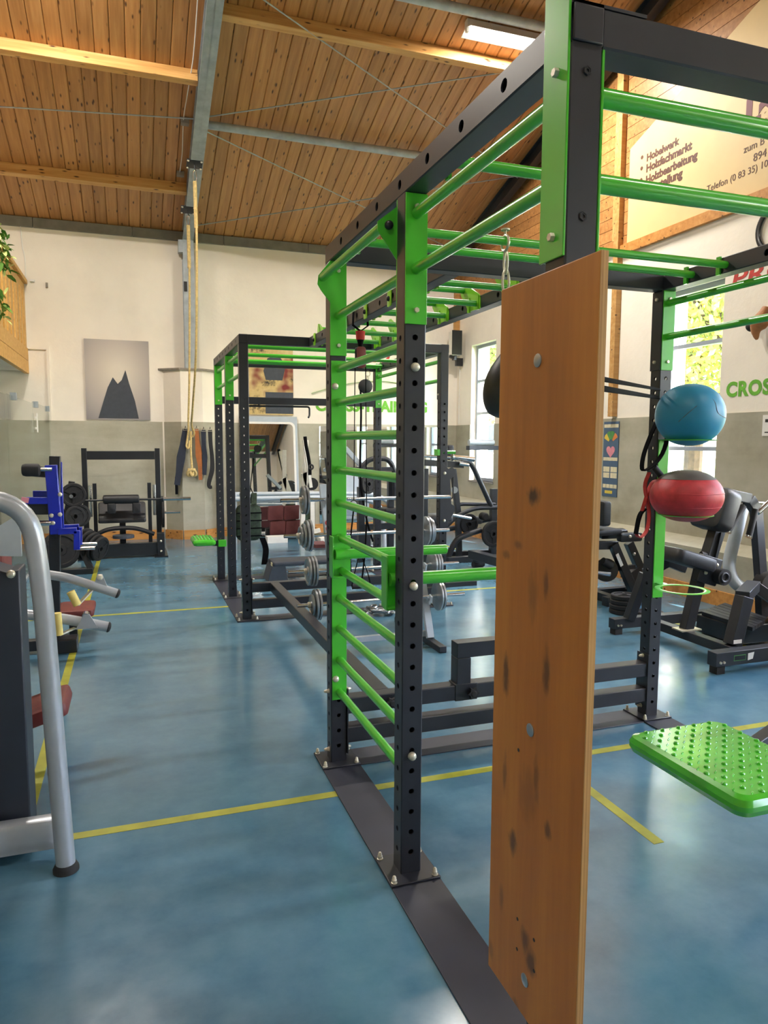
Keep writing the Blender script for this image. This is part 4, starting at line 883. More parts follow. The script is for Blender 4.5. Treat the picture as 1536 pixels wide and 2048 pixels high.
c = AX(1530, 655, XR-.06); t = thing('carved_head', c, 'brown carved animal head with dark horn on the wall at the right edge', 'decoration')
part('head', MB().tube(smooth([c+V(0, -.02, .17), c+V(-.04, .0, .08), c+V(-.07, .035, -.02), c+V(-.05, .04, -.11)]), [.05, .052, .054, .056, .06, .066, .07, .075, .078, .076, .07, .06, .05, .042, .036, .03, .026, .02, .01], 14), 'antler_brown', t)
part('horn', MB().tube(smooth([c+V(0, .03, .06), c+V(-.03, .12, .03), c+V(-.03, .17, .0)]), [.035]*7+[.04, .045, .045, .04, .03, .012], 10), 'black_rubber', t)
t = thing('wall_speaker', (4.62, 9.62, 3.0), 'black and white loudspeaker on a bracket in the corner of the hall', 'speaker')
part('cabinet', MB().prism([(-.11, -.13), (.07, -.13), (.13, .06), (.05, .15), (-.08, .10)], (4.62, 9.62, 3.14), X3, Y3, .42), 'white_plastic', t, bev=.01)
part('grille', MB().prism([(-.118, -.13), (-.112, -.142), (.072, -.142), (.072, -.131)], (4.62, 9.62, 3.138), X3, Y3, .424), 'black_rubber', t)
part('bracket', MB().box(4.60, 4.66, 9.62, 9.70, 3.06, 3.14).box(4.66, 4.79, 9.64, 9.70, 2.96, 3.10).beam((4.6, 9.64, 3.1), (4.52, 9.6, 3.12), .05, .05), 'black_frame', t)
part('cable', MB().tube(smooth([(4.77, 9.72, 2.98), (4.775, 9.74, 2.6), (4.775, 9.75, 1.92)]), .006, 6), 'white_plastic', t)
# mirrors
t = thing('leaning_mirror', (1.3, YB-.2, .0), 'tall silver-framed mirror with rounded corners leaning on the back wall', 'mirror')
th = math.radians(6.0); mu = X3; mv = V(0, math.sin(th), math.cos(th)); mo = V(1.3, YB-.275, .02)
def rr(hx, h, r, seg=5):
    out = []
    for qx, zc_, a0 in ((1, h-r, 0), (-1, h-r, 90), (-1, r, 180), (1, r, 270)):
        out += [(qx*(hx-r)+r*math.cos(math.radians(a0+90*k/seg)), zc_+r*math.sin(math.radians(a0+90*k/seg))) for k in range(seg+1)]
    return out
part('frame', MB().prism([(-.48, 0), (.48, 0), (.48, 2.0), (-.48, 2.0)], mo+V(0, .035, 0), mu, mv, .03), 'light_grey_coat', t, bev=.004)
part('bezel', MB().prism(rr(.44, 1.88, .09), mo+mv*.03+V(0, .004, 0), mu, mv, .008), 'white_plastic', t); part('glass', MB().prism(rr(.405, 1.81, .07), mo+mv*.065+V(0, -.0045, 0), mu, mv, .003), 'mirror', t)
t = thing('wall_mirror', (3.2, YB-.02, .15), 'long frameless mirror fixed to the back wall behind the machines', 'mirror')
for x0 in (2.18, 2.97, 3.76): part('mirror_pane', MB().box(x0, x0+.785, YB-.024, YB-.014, .16, 1.86), 'mirror', t)
# foam rolls on a bracket by the corner window
t = thing('roll_shelf', (4.45, 7.9, 1.45), 'short grey shelf bracket beside the corner window', 'shelf'); a = A(936, 896, 7.6); b = A(1010, 893, 7.6)
part('shelf', MB().box(a.x, a.x+.5, 7.55, 7.67, a.z-.03, a.z+.035), 'grey_plastic', t, bev=.004)
part('shelf_arm', MB().beam((a.x+.45, 7.61, a.z), (XR-.013, 7.61, a.z-.0), .05, .05), 'grey_plastic', t)
c = A(938, 887, 7.6); tr_ = solo('foam_roll', MB().cyl((c.x, 7.61, a.z+.082), (c.x+.42, 7.61, a.z+.082), .046, n=20), 'light_grey_coat', (c.x+.2, 7.61, a.z+.036), 'pale blue-grey foam roll lying on the shelf bracket', 'roll')

# ------------------------------------------------------------------ machines on the left
sm = thing('weight_machine', (-1.6, 1.1, 0), 'silver tube weight machine with dark shroud in the left foreground', 'machine')
ty = .45
part('frame_tube', MB().tube(bend([(-1.170, ty, .012), (-1.212, ty, 1.10), (-1.245, ty, 1.395), (-1.95, ty, 1.42), (-2.02, ty, .02)], .19, 8), .0345, 20), 'silver_coat', sm)
for x in (-1.170, -2.02): part('foot_cap', MB().lathe((x, ty, 0), Z3, [(.046, 0), (.046, .012), (.040, .024), (.036, .03)], 20), 'black_rubber', sm)
part('base_rail', MB().rbox((-1.60, .56, .105), X3, Z3, .42, .062, .035, .03), 'silver_coat', sm)
sh = part('shroud', MB().prism([(-2.0, .025), (-1.305, .025), (-1.305, 1.118), (-1.345, 1.108), (-1.40, 1.13), (-1.46, 1.19), (-2.0, 1.19)], (0, .62, 0), X3, Z3, -.17), 'grey_shroud' if 'grey_shroud' in M else (plain('grey_shroud', '2B303A', .45, .1, .06, 4) and 'grey_shroud'), sm, bev=.006)
for u_, v_ in ((22, 1148), (43, 1683)): inst('screw', bolt_me, 'chrome', sh, A(u_, v_, .62), RF)
part('stack_cover', MB().prism([(-1.9, 1.16), (-1.34, 1.12), (-1.34, 1.30), (-1.5, 1.20), (-1.9, 1.2)], (0, .95, 0), X3, Z3, -.02), 'light_grey_coat', sm)
part('seat', MB().rbox(A(88, 1415, 1.28), V(1, 0, .30), Y3, .115, .15, .035, .03), 'red_leather', sm)
part('seat_post', MB().cyl((-1.42, 1.28, 0), (-1.42, 1.28, .33), .03), 'silver_coat', sm)
ya_ = 1.75
def arm(pts, r, name='lever_arm'):
    P = [A(u, v, ya_) for u, v in pts]; o = part(name, MB().tube(smooth(P, 6), r, 16), 'silver_coat', sm)
    d = (P[-1]-P[-2]).normalized(); part('end_cap', MB().lathe(P[-1]-d*.002, d, [(r+.001, 0), (r+.001, .006), (r*.8, .014), (r*.3, .018)], 16), 'black_rubber', o); return o
a1 = arm([(60, 1140), (95, 1149), (130, 1155), (172, 1167), (234, 1187)], .0245); a2 = arm([(20, 1226), (80, 1232), (140, 1240), (216, 1254)], .028)
def grip(o, p, q, e):
    P, Q, E_ = A(*p, ya_-.06), A(*q, ya_-.06), A(*e, ya_); part('grip', MB().cyl(P, Q, .021, n=16), 'yellow_grip', o); part('grip_bar', MB().beam(Q, E_, .022, .008, Z3), 'zinc_bolt', o)
grip(a1, (141, 1183), (155, 1210), (184, 1180)); grip(a2, (114, 1226), (118, 1270), (150, 1256))
p = A(200, 1158, ya_); part('pivot_lug', MB().prism([(-.035, -.03), (.035, -.03), (.012, .035), (-.012, .035)], p+V(0, .01, -.01), X3, Z3, .02), 'silver_coat', a1); inst('bolt', bolt_me, 'chrome', a1, p+V(0, -.012, .012), RF)
p = A(172, 1240, ya_); part('pivot_lug', MB().prism([(-.05, -.04), (.06, -.04), (.02, .035), (-.01, .035)], p+V(0, -.02, .0), X3, Z3, .012), 'silver_coat', a2); part('pivot_roller', MB().cyl(p+V(0, -.03, .025), p+V(.0, .03, .025), .018), 'chrome', a2)
part('arm_post', MB().tube([(-1.72, ya_, .0), (-1.70, ya_, .7), (-1.62, ya_, .98)], .03, 12), 'silver_coat', sm)
part('back_pad', MB().rbox((-1.55, ya_+.05, .93), Y3, Z3, .14, .16, .03, .04), 'red_leather', sm)
# blue and black lever machine
by = 3.6; bm_ = thing('lever_machine', (-1.44, by, 0), 'blue and black lever machine with a roller pad left of the aisle', 'machine')
def bA(u, v, dy=0): return A(u, v, by+dy)
part('upright', MB().beam(bA(110, 1298)*1, bA(110, 912)*1, .075, .075, Y3), 'black_frame', bm_, bev=.004)
part('side_post', MB().beam(bA(113, 1068, -.06), bA(102, 930, -.06), .085, .06, Y3), 'blue_coat', bm_, bev=.006)
part('rear_post', MB().beam(bA(124, 1058, .05), bA(120, 924, .05), .03, .04, Y3), 'blue_coat', bm_, bev=.004)
part('label_strip', MB().beam(bA(116, 955, -.0), bA(115, 916, -.0), .012, .01, Y3), 'yellow_grip', bm_)
part('head_beam', MB().beam(bA(105, 945, .03), bA(65, 942, .03), .07, .08, Z3), 'black_frame', bm_, bev=.004)
part('roller_shaft', MB().cyl(bA(104, 939, -.1), bA(70, 939, -.1), .014), 'chrome', bm_)
part('roller_pad', MB().lathe(bA(81, 940, -.1), -X3, [(.03, 0), (.044, .01), (.047, .02), (.047, .10), (.04, .12), (.03, .125)], 12), 'black_rubber', bm_)
part('cross_arm', MB().beam(bA(101, 1001, -.06), bA(52, 1001, -.06), .055, .05, Z3), 'blue_coat', bm_, bev=.004); part('cross_arm', MB().beam(bA(101, 988, .06), bA(66, 988, .06), .035, .05, Z3), 'blue_coat', bm_, bev=.004)
part('arm_sticker', MB().beam(bA(51, 995, -.10), bA(49, 1005, -.10), .05, .01, Y3), 'chart_pink', bm_)
part('weight_box', MB().beam(bA(100, 1016, 0), bA(55, 1016, 0), .12, .09, Z3), 'black_frame', bm_, bev=.004)
part('lower_bar', MB().cyl(bA(103, 1046, -.08), bA(60, 1047, -.08), .02), 'chrome', bm_); part('lower_bar', MB().cyl(bA(50, 1042, .08), bA(25, 1043, .08), .02), 'black_frame', bm_)
for dy, o_ in ((-.08, 0), (.08, 7)):
    part('z_bracket', MB().path([bA(116, 1063-o_, dy), bA(154+o_*.6, 1061-o_, dy), bA(154+o_*.6, 1099-o_*1.4, dy)], .045, .045, Y3), 'blue_coat', bm_, bev=.003)
    part('peg', MB().cyl(bA(154+o_*.6, 1097-o_*1.2, dy), bA(190+o_*.6, 1096-o_*1.2, dy), .014), 'chrome', bm_)
for u_, v_ in ((120, 989), (120, 1029), (103, 1031), (106, 1046)): inst('bolt', bolt_me, 'chrome', bm_, bA(u_, v_, -.105), RF)
part('base_foot', MB().box(-1.50, -1.33, by-.16, by+.02, 0, .10), 'black_frame', bm_, bev=.004); part('base_beam', MB().box(-2.0, -1.50, by-.10, by-.02, .02, .10), 'black_frame', bm_, bev=.004)
part('bench_pad', MB().rbox((-1.36, by+.36, .22), X3, Y3, .14, .20, .03, .03), 'red_leather', bm_); part('pad_post', MB().box(-1.42, -1.36, by+.33, by+.39, 0, .19), 'black_frame', bm_)
# plate tree with its plates
ty2 = 7.2; tr2 = thing('plate_tree', (-1.6, ty2, 0), 'black slanted plate storage rack beside the aisle', 'rack')
part('upright', MB().beam((-1.78, ty2, .05), (-1.60, ty2, 1.1), .07, .07, Y3), 'black_frame', tr2, bev=.004); part('leg', MB().beam((-1.72, ty2-.05, .75), (-1.40, ty2-.3, .05), .07, .07, Y3), 'black_frame', tr2, bev=.004)
part('base', MB().box(-1.95, -1.38, ty2-.34, ty2-.26, 0, .07).box(-1.95, -1.87, ty2-.3, ty2+.3, 0, .07), 'black_frame', tr2, bev=.004)
for z in (.93, .70, .35): part('peg', MB().cyl((-1.60, ty2-.2, z), (-1.60, ty2+.0, z), .022), 'chrome', tr2)
def plate(c, axis, R, th, label, group, mat='black_rubber', grip=True):
    c = Vector(c); ax = Vector(axis).normalized(); t = thing('weight_plate', c, label, 'weight plate', group); o = c-ax*th/2
    part('disc', MB().lathe(o, ax, [(.026, 0), (R*.30, 0), (R*.32, th*.22), (R*.74, th*.22), (R*.78, 0), (R*.94, 0), (R, th*.18), (R, th*.82), (R*.94, th), (R*.78, th), (R*.74, th*.78), (R*.32, th*.78), (R*.30, th), (.026, th), (.026, 0)], 36), mat, t)
    if grip:
        x, y, d = basis(ax)
        for k in range(3):
            a = 2*math.pi*k/3+.5; e = x*math.cos(a)+y*math.sin(a); part('spoke', MB().beam(o+e*R*.3+ax*th*.5, o+e*R*.78+ax*th*.5, R*.16, th*.9, ax), mat, t)
    part('hub', MB().torus(o+ax*th*.5, ax, .030, .006, 20, 6, th*70), 'chrome', t)
    return t
plate(A(147, 990, 7.03), (.1, -1, .0), .145, .035, 'black spoked weight plate at the top of the plate rack', 'plates on the storage rack')
plate(A(150, 1033, 7.0), (.45, -1, 0), .125, .03, 'dark weight plate with bright rim, second on the plate rack', 'plates on the storage rack'); plate(A(158, 1031, 7.1), (.45, -1, 0), .14, .03, 'wider black weight plate behind the bright-rimmed one on the rack', 'plates on the storage rack')
plate(A(121, 1100, 6.9), (.15, -1, .1), .22, .045, 'largest black weight plate with grip slots, low on the plate rack', 'plates on the storage rack')
for k in range(5):
    plate(A(168, 1088, 7.1)+V(.047*k, -.035*k, -.012*k), (.80, -.55, -.25), .20-.012*k, .036, 'black weight plate in the tilted row on the slanted leg, %s from the aisle' % ('last', 'fourth', 'third', 'second', 'first')[k], 'tilted plates on the slanted rack leg', grip=k == 4)
# hip thrust machine against the back wall
hy = 8.0; hm = thing('hip_thrust_machine', (-1.04, hy+.4, 0), 'black hip thrust machine with a padded bar near the back wall', 'machine')
xl, xr = -1.53, -.555
for x in (xl, xr):
    part('upright', MB().box(x-.035, x+.035, hy+.5, hy+.57, .0, 1.49), 'black_frame', hm, bev=.004); part('foot_plate', MB().box(x-.09, x+.09, hy-.1, hy+.62, 0, .02), 'black_frame', hm)
    part('front_post', MB().box(x-.05, x+.05, hy-.05, hy+.08, .02, .33), 'black_frame', hm, bev=.004); part('guide_rod', MB().cyl((x*.86-.14, hy+.3, .55), (x*.86-.14, hy+.3, .98), .022), 'chrome', hm)
    part('inner_post', MB().box(x+(.1 if x == xl else -.15), x+(.15 if x == xl else -.1), hy+.42, hy+.5, .02, 1.0), 'black_frame', hm)
    for z in (.22, .08): inst('bolt', bolt_me, 'chrome', hm, (x, hy-.051, z), RF)
part('top_beam', MB().box(xl+.035, xr-.035, hy+.5, hy+.57, 1.33, 1.45), 'black_frame', hm, bev=.004)
part('base_beam', MB().box(xl+.05, xr-.05, hy-.03, hy+.06, .03, .20), 'black_frame', hm, bev=.004); part('base_beam', MB().box(xl+.05, xr-.05, hy+.48, hy+.56, .03, .12), 'black_frame', hm)
part('lift_bar', MB().cyl((xl-.1, hy+.1, .79), (xr+.06, hy+.1, .79), .015), 'black_frame', hm); part('sleeve', MB().cyl((xr+.03, hy+.1, .79), (xr+.42, hy+.1, .79), .025), 'chrome', hm); part('collar', MB().cyl((xr+.02, hy+.1, .79), (xr+.05, hy+.1, .79), .04), 'black_frame', hm)
part('bolster', MB().lathe((-1.29, hy+.08, .80), X3, [(.03, 0), (.058, .01), (.062, .03), (.062, .44), (.058, .46), (.03, .47)], 20), 'black_leather', hm)
for x in (-1.24, -.92): part('pad_drop', MB().rbox((x+.06, hy+.06, .68), X3, Z3, .055, .07, .03, .02), 'black_leather', hm)
part('back_pad', MB().rbox((-1.05, hy+.28, .62), X3, V(0, .55, .83), .31, .14, .03, .03), 'black_leather', hm); part('seat_edge', MB().rbox((-1.05, hy+.17, .50), X3, Y3, .31, .06, .03, .025), 'black_leather', hm)
part('seat_post', MB().box(-1.09, -1.01, hy+.25, hy+.33, .1, .5), 'black_frame', hm); part('lever', MB().tube(smooth([(xl+.1, hy+.12, .30), (-1.25, hy+.12, .38), (-1.04, hy+.12, .40), (-.85, hy+.12, .38), (xr-.08, hy+.12, .30)]), .03, 8), 'black_frame', hm)
part('pivot_disc', MB().cyl((-1.04, hy+.05, .27), (-1.04, hy+.05, .31), .14, n=24), 'grey_plastic', hm)
part('storage_peg', MB().cyl((xr+.03, hy+.53, .56), (xr+.30, hy+.53, .56), .018), 'chrome', hm); part('stored_disc', MB().cyl((xr+.04, hy+.53, .56), (xr+.07, hy+.53, .56), .22, n=28), 'black_rubber', hm, label='black weight disc hung on the side peg')
# ------------------------------------------------------------------ barbell rack between the frames
rk = thing('barbell_rack', (.9, 3.05, 0), 'light grey leaning barbell rack between the two rig frames', 'rack')
BB = [(1.135, 3.25), (.866, 3.13), (.61, 2.98), (.374, 2.86)]
for x in (.56, 1.30):
    part('upright', MB().beam((x, 2.80, .05), (x, 3.32, 1.25), .06, .04, Y3), 'light_grey_coat', rk, bev=.004)
    part('foot', MB().box(x-.03, x+.03, 2.55, 3.55, .0, .05), 'dark_steel', rk, bev=.004)
    for z, y in BB: part('cradle', MB().path([(x, y+.03, z-.03), (x, y-.05, z-.03), (x, y-.065, z+.02)], .05, .012, X3), 'light_grey_coat', rk)
dd = V(0, .52, 1.2).normalized(); text_part('lettering', 'FINNLO', .055, 'paint_red', rk, V(.578, 3.10, .74+.02)+dd*.03+dd.cross(-X3)*.0215, dd, -X3, bold=.002)
part('cross_bar', MB().box(.58, 1.28, 2.83, 2.87, .06, .1), 'light_grey_coat', rk)
def barbell(i, z, y, x0, x1, left, right, label):
    t = thing('barbell', ((x0+x1)/2, y, z), label, 'barbell', 'barbells on the leaning rack')
    part('bar', MB().cyl((x0+.2, y, z), (x1-.2, y, z), .013, n=12), 'chrome', t); part('sleeve', MB().cyl((x0, y, z), (x0+.3, y, z), .0145, n=12), 'chrome', t); part('sleeve', MB().cyl((x1-.3, y, z), (x1, y, z), .0145, n=12), 'chrome', t)
    for xs_, sg_, lst in ((.415, -1, left), (1.375, 1, right)):
        x = xs_
        for R in lst:
            part('weight_disc', MB().lathe((x, y, z), (sg_, 0, 0), [(.014, 0), (R*.88, 0), (R, .004), (R, .018), (R*.88, .022), (R*.80, .015), (R*.35, .015), (R*.30, .022), (.014, .022)], 30), 'plate_chrome', t); x += sg_*.024
        part('collar', MB().lathe((x, y, z), (sg_, 0, 0), [(.024, 0), (.024, .016), (.018, .022)], 14), 'zinc_bolt', t)
barbell(0, *BB[0], .20, 1.66, (.115, .112), (), 'top barbell on the grey rack with two chrome discs on its left end')
barbell(1, *BB[1], .20, 1.60, (.125, .12, .095, .075), (.12, .12, .10), 'second barbell from the top on the grey rack with stepped chrome discs')
barbell(2, *BB[2], .20, 1.62, (.115, .115, .11), (.11, .11, .105), 'third barbell from the top on the grey rack with three equal chrome discs')
barbell(3, *BB[3], .24, 1.62, (.118, .115, .08), (.118, .115), 'lowest barbell on the grey rack, just above the floor')
# small gear near the second frame
t = thing('aerobic_step', (.95, 5.85, 0), 'dark grey aerobic step platform on the floor in the second frame', 'step')
part('deck', MB().rbox((1.02, 5.86, .20), X3, Y3, .44, .17, .028, .03), 'grey_plastic', t)
for x in (.64, 1.4): part('leg_block', MB().prism([(-.12, 0), (.12, 0), (.09, .18), (-.07, .18)], (x, 5.70, 0), X3, Z3, -.32), 'grey_plastic', t, bev=.01)
part('corner_pad', MB().box(.575, .60, 5.72, 5.80, .12, .215), 'chart_cream', t)
t = thing('weighted_vest', (.33, 6.13, .75), 'camouflage green weighted vest hanging behind the near post', 'vest'); c = A(497, 1045, 6.13)
part('body', MB().rbox(c, X3, Z3, .15, .215, .06, .08), 'camo_green', t)
for k in range(4): part('band', MB().box(c.x-.148, c.x+.148, c.y-.066, c.y-.06, c.z-.16+k*.09, c.z-.145+k*.09), 'black_web', t)
for s_ in (-1, 1): part('shoulder_strap', ribbon([(c.x+s_*.06, c.y-.05, c.z+.22), (c.x+s_*.07, c.y, c.z+.34), (c.x+s_*.05, c.y+.06, c.z+.22)], .06, .02, X3), 'camo_green', t)
part('hanger', MB().tube(smooth([(c.x-.06, c.y, c.z+.34), (c.x, c.y, c.z+.45), (c.x+.06, c.y, c.z+.34)]), .006, 6), 'black_web', t); part('tail_strap', ribbon([(c.x+.15, c.y-.06, c.z-.18), (c.x+.19, c.y-.06, c.z-.32), (c.x+.17, c.y-.06, c.z-.50)], .07, .01, X3), 'black_web', t)
part('hook_cord', MB().cyl((c.x, c.y, c.z+.45), (c.x, R3+.05, 2.022), .005, n=6), 'black_web', t)
t = thing('folding_mat', (1.55, 9.2, 0), 'maroon folded gym mat standing on edge in front of the mirror', 'mat'); c = A(569, 1040, 9.2)
for i in range(2):
    for j in range(2): part('mat_panel', MB().rbox(c+V(-.13+.26*i+.03*(.5-j), 0, -.12+.24*j), V(1, 0, .03), V(.06, .1, 1), .128, .118, .03, .02), 'maroon_mat', t)
part('mat_stand', MB().box(c.x-.3, c.x+.3, c.y+.04, c.y+.12, 0, .18).box(c.x-.02, c.x+.02, c.y+.05, c.y+.09, .1, c.z), 'black_frame', t)
t = thing('flat_box', (1.4, 8.9, 0), 'white flat box on the floor below the maroon mat', 'box'); c = A(553, 1071, 8.9); part('slab', MB().box(c.x-.16, c.x+.16, 8.8, 9.0, 0, .1), 'white_plastic', t)
t = thing('chain_heap', (1.25, 4.35, 0), 'pile of heavy steel chain links on the second frame floor strip', 'chain'); c = at(760, 1222, 'z', 0.03)
for k in range(16):
    p = c+V(random.uniform(-.16, .16), random.uniform(-.08, .08), .004+.022*(k//6)); a = random.uniform(0, 3.14); e = V(math.cos(a), math.sin(a), 0); f_ = V(-math.sin(a), math.cos(a), random.uniform(-.5, .5)).normalized()
    part('chain_link', MB().tube([p+e*(.055*math.cos(q))+f_*(.028*math.sin(q)) for q in (2*math.pi*i/12 for i in range(12))], .011, 7, closed=True), 'plate_chrome', t)
# white cable tower with its handles, at the back
t = thing('cable_tower', (2.05, 8.9, 0), 'white frame cable tower with black bar attachment near the back wall', 'machine'); yy = 8.9
for u0, v0, u1, v1 in ((603, 1090, 612, 880), (625, 1090, 624, 985)): part('column', MB().beam(A(u0, v0, yy), A(u1, v1, yy), .07, .07, Y3), 'white_coat', t, bev=.004)
part('head', MB().beam(A(608, 945, yy), A(622, 990, yy), .10, .07, Y3), 'white_coat', t, bev=.004); part('boom', MB().beam(A(608, 880, yy-.1), A(622, 975, yy-.1), .045, .05, Y3), 'white_coat', t)
part('twisted_bar', MB().tube(smooth([A(610, 873, yy-.2), A(612, 890, yy-.2), A(616, 910, yy-.2), A(619, 930, yy-.2), A(620, 950, yy-.2)]), .028, 8), 'black_web', t)
part('knob_ring', MB().torus(A(622, 934, yy-.22), Y3, .035, .014, 20, 8), 'black_rubber', t); part('wheel', MB().cyl(A(624, 968, yy-.05), A(624, 968, yy), .10, n=24), 'black_rubber', t)
part('weight_cover', MB().beam(A(618, 1052, yy+.05), A(618, 1005, yy+.05), .18, .1, Y3), 'camo_green', t); part('base', MB().box(1.9, 2.4, 8.7, 9.1, 0, .06), 'white_coat', t)
part('lower_beam', MB().beam(A(603, 1070, yy), A(640, 1060, yy), .06, .06, Z3), 'white_coat', t)
# grey tube bench machine, long rails across the back
t = thing('grey_tube_machine', (2.2, 7.6, 0), 'pale grey tube exercise frame with long horizontal rails behind the second frame', 'machine'); yy = 7.4
part('rail', MB().tube(bend([A(468, 989, yy+.15), A(640, 987, yy+.15), A(745, 988, yy+.15), A(780, 1003, yy+.15), A(792, 1040, yy+.15)], .15), .033, 12), 'light_grey_coat', t)
part('rail', MB().tube(bend([A(470, 998, yy-.1), A(640, 995, yy-.1), A(720, 996, yy-.1), A(765, 1010, yy-.1), A(770, 1130, yy-.1)], .2), .033, 12), 'light_grey_coat', t)
part('low_rail', MB().cyl(A(690, 1036, yy), A(770, 1036, yy), .035), 'light_grey_coat', t)
for u_ in (470,): part('rail_post', MB().beam(A(u_, 1130, yy), A(u_, 990, yy), .05, .05, Y3), 'light_grey_coat', t)
part('stack_panel', MB().beam(A(705, 1030, yy+.3), A(705, 940, yy+.3), .5, .04, Y3), 'light_grey_coat', t); part('foot', MB().box(A(765, 1130, yy-.1).x-.05, A(765, 1130, yy-.1).x+.05, yy-.35, yy+.35, 0, .06), 'light_grey_coat', t)
part('panel_base', MB().box(A(705, 1030, yy+.3).x-.25, A(705, 1030, yy+.3).x+.25, yy+.2, yy+.4, 0, .3), 'dark_steel', t)

# ------------------------------------------------------------------ machines on the right
gm = thing('glute_machine', (3.5, 2.0, 0), 'dark grey plate-loaded leg machine with padded seat at the right edge', 'machine')
part('front_beam', MB().box(2.88, 4.25, 1.47, 1.555, .055, .155), 'dark_steel', gm, bev=.004); part('rear_beam', MB().box(2.86, 4.25, 2.56, 2.64, .05, .135), 'dark_steel', gm, bev=.004)
for x, y in ((2.93, 1.51), (4.2, 1.51), (2.91, 2.60), (4.2, 2.60)): part('foot', MB().box(x-.035, x+.035, y-.035, y+.035, 0, .055), 'black_rubber', gm)
for x in (2.915, 2.945): inst('bolt', hex_me, 'zinc_bolt', gm, (x, 1.469, .085), RF); inst('bolt', hex_me, 'zinc_bolt', gm, (x-.02, 2.559, .08), RF)
part('maker_label', MB().box(3.035, 3.14, 1.4685, 1.4700, .085, .125), 'chart_green', gm, label='dark label with green outline'); part('label_face', MB().box(3.039, 3.136, 1.468, 1.4685, .089, .121), 'black_frame', gm); part('torn_label', MB().prism([(0, 0), (.045, .008), (.055, .055), (.0, .05)], (3.16, 1.4695, .08), X3, Z3, .001), 'paper_white', gm)
part('side_rail', MB().box(3.19, 3.27, 1.555, 2.56, .05, .12), 'dark_steel', gm, bev=.004)
L1a, L1b = V(3.24, 2.16, .12), V(3.40, 2.2, .62); part('leg', MB().beam(L1a, L1b, .085, .075, Y3), 'dark_steel', gm, bev=.004); part('leg_flange', MB().box(3.15, 3.34, 2.10, 2.22, .12, .13), 'zinc_bolt', gm)
L2a, L2b = V(3.25, 1.70, .12), V(3.36, 1.72, .47); part('leg', MB().beam(L2a, L2b, .10, .09, Y3), 'dark_steel', gm, bev=.004)
part('top_arm', MB().path([V(3.34, 1.72, .47), V(3.76, 2.02, .47), V(4.05, 1.92, .26)], .10, .08, Z3), 'dark_steel', gm, bev=.004)
part('white_label', MB().beam(V(3.215, 1.655, .155), V(3.29, 1.655, .155), .028, .003, V(0, -1, 0)), 'paper_white', gm)
part('rear_leg', MB().path([V(3.02, 2.58, .12), V(3.10, 2.5, .52), V(3.28, 2.45, .62), V(3.42, 2.4, .56)], .075, .07, Y3), 'dark_steel', gm, bev=.004)
part('seat_pad', MB().rbox(A(1372, 1117, 2.2), V(.95, 0, -.28), Y3, .20, .15, .058, .05), 'black_leather', gm)
part('seat_mount', MB().rbox(A(1415, 1140, 2.15), V(1, 0, -.3), V(.3, 0, 1), .10, .11, .03, .01), 'black_frame', gm)
for u_, v_ in ((1411, 1145), (1433, 1130), (1425, 1133)): inst('bolt', bolt_me, 'chrome', gm, A(u_, v_, 2.115), RF)
part('back_stem', MB().beam(A(1412, 1130, 2.22), A(1437, 1050, 2.22), .10, .09, Y3), 'dark_steel', gm, bev=.004); part('adjust_rail', MB().beam(A(1428, 1125, 2.17), A(1442, 1065, 2.17), .02, .03, Y3), 'black_frame', gm)
part('adjust_knob', MB().cyl(A(1402, 1108, 2.2), A(1420, 1111, 2.2), .022), 'black_rubber', gm)
bp = V(.33, 0, .94).normalized(); part('back_pad', MB().rbox(A(1430, 1018, 2.2), bp, Y3, .17, .17, .085, .06), 'black_leather', gm)
part('pivot_roller', MB().cyl(A(1450, 1155, 2.05), A(1450, 1155, 2.05)+V(0, .12, 0), .065, n=28), 'black_rubber', gm); part('roller_hub', MB().torus(A(1450, 1155, 2.045), Y3, .034, .008, 24, 8), 'grey_plastic', gm)
part('lever_tube', MB().tube(smooth([A(1487, 1008, 2.45), A(1474, 1060, 2.45), A(1461, 1110, 2.45), A(1459, 1140, 2.43), A(1470, 1165, 2.4), A(1492, 1180, 2.35)]), .052, 16), 'light_grey_coat', gm)
part('upper_frame', MB().path([A(1455, 988, 2.3), A(1497, 997, 2.3), A(1512, 1020, 2.3), A(1523, 1175, 2.3)], .085, .07, Y3), 'dark_steel', gm, bev=.006)
part('upper_frame', MB().beam(A(1523, 1175, 2.3), V(A(1523, 1175, 2.3).x+.03, 2.3, .12), .085, .07, Y3), 'dark_steel', gm)
for p, q in (((1487, 1012), (1456, 1062)), ((1511, 1018), (1498, 1072))): part('handle', MB().cyl(A(*p, 2.2), A(*q, 2.2), .026, n=14), 'black_rubber', gm); part('handle_cap', MB().cyl(A(*q, 2.2), A(*q, 2.2)+V(-.006, 0, -.012), .03, n=14), 'chrome', gm)
part('chrome_bar', MB().cyl(A(1500, 1004, 2.3), A(1560, 1008, 2.3), .013), 'chrome', gm); part('chrome_bar', MB().cyl(A(1515, 1026, 2.2), A(1560, 985, 2.2), .02), 'chrome', gm); part('chrome_loop', MB().tube([A(1463, 1024, 2.3), A(1474, 1004, 2.3), A(1490, 1002, 2.3), A(1478, 1026, 2.3)], .009, 6, closed=True), 'chrome', gm)
fp = [V(3.558, 2.342, .2), V(3.542, 1.802, .2), V(3.918, 2.0, .2), V(4.009, 2.548, .2)]
fu = V(.0, -1, 0)
for k in range(6):
    f0, f1 = k/6+.008, (k+1)/6-.008
    a, b = fp[0].lerp(fp[3], f0), fp[0].lerp(fp[3], f1); c, d = fp[1].lerp(fp[2], f1), fp[1].lerp(fp[2], f0)
    part('foot_slat', MB().add([a, b, c, d, a-Z3*.03, b-Z3*.03, c-Z3*.03, d-Z3*.03], [(0, 1, 2, 3), (7, 6, 5, 4), (0, 4, 5, 1), (1, 5, 6, 2), (2, 6, 7, 3), (3, 7, 4, 0)]), 'black_frame', gm)
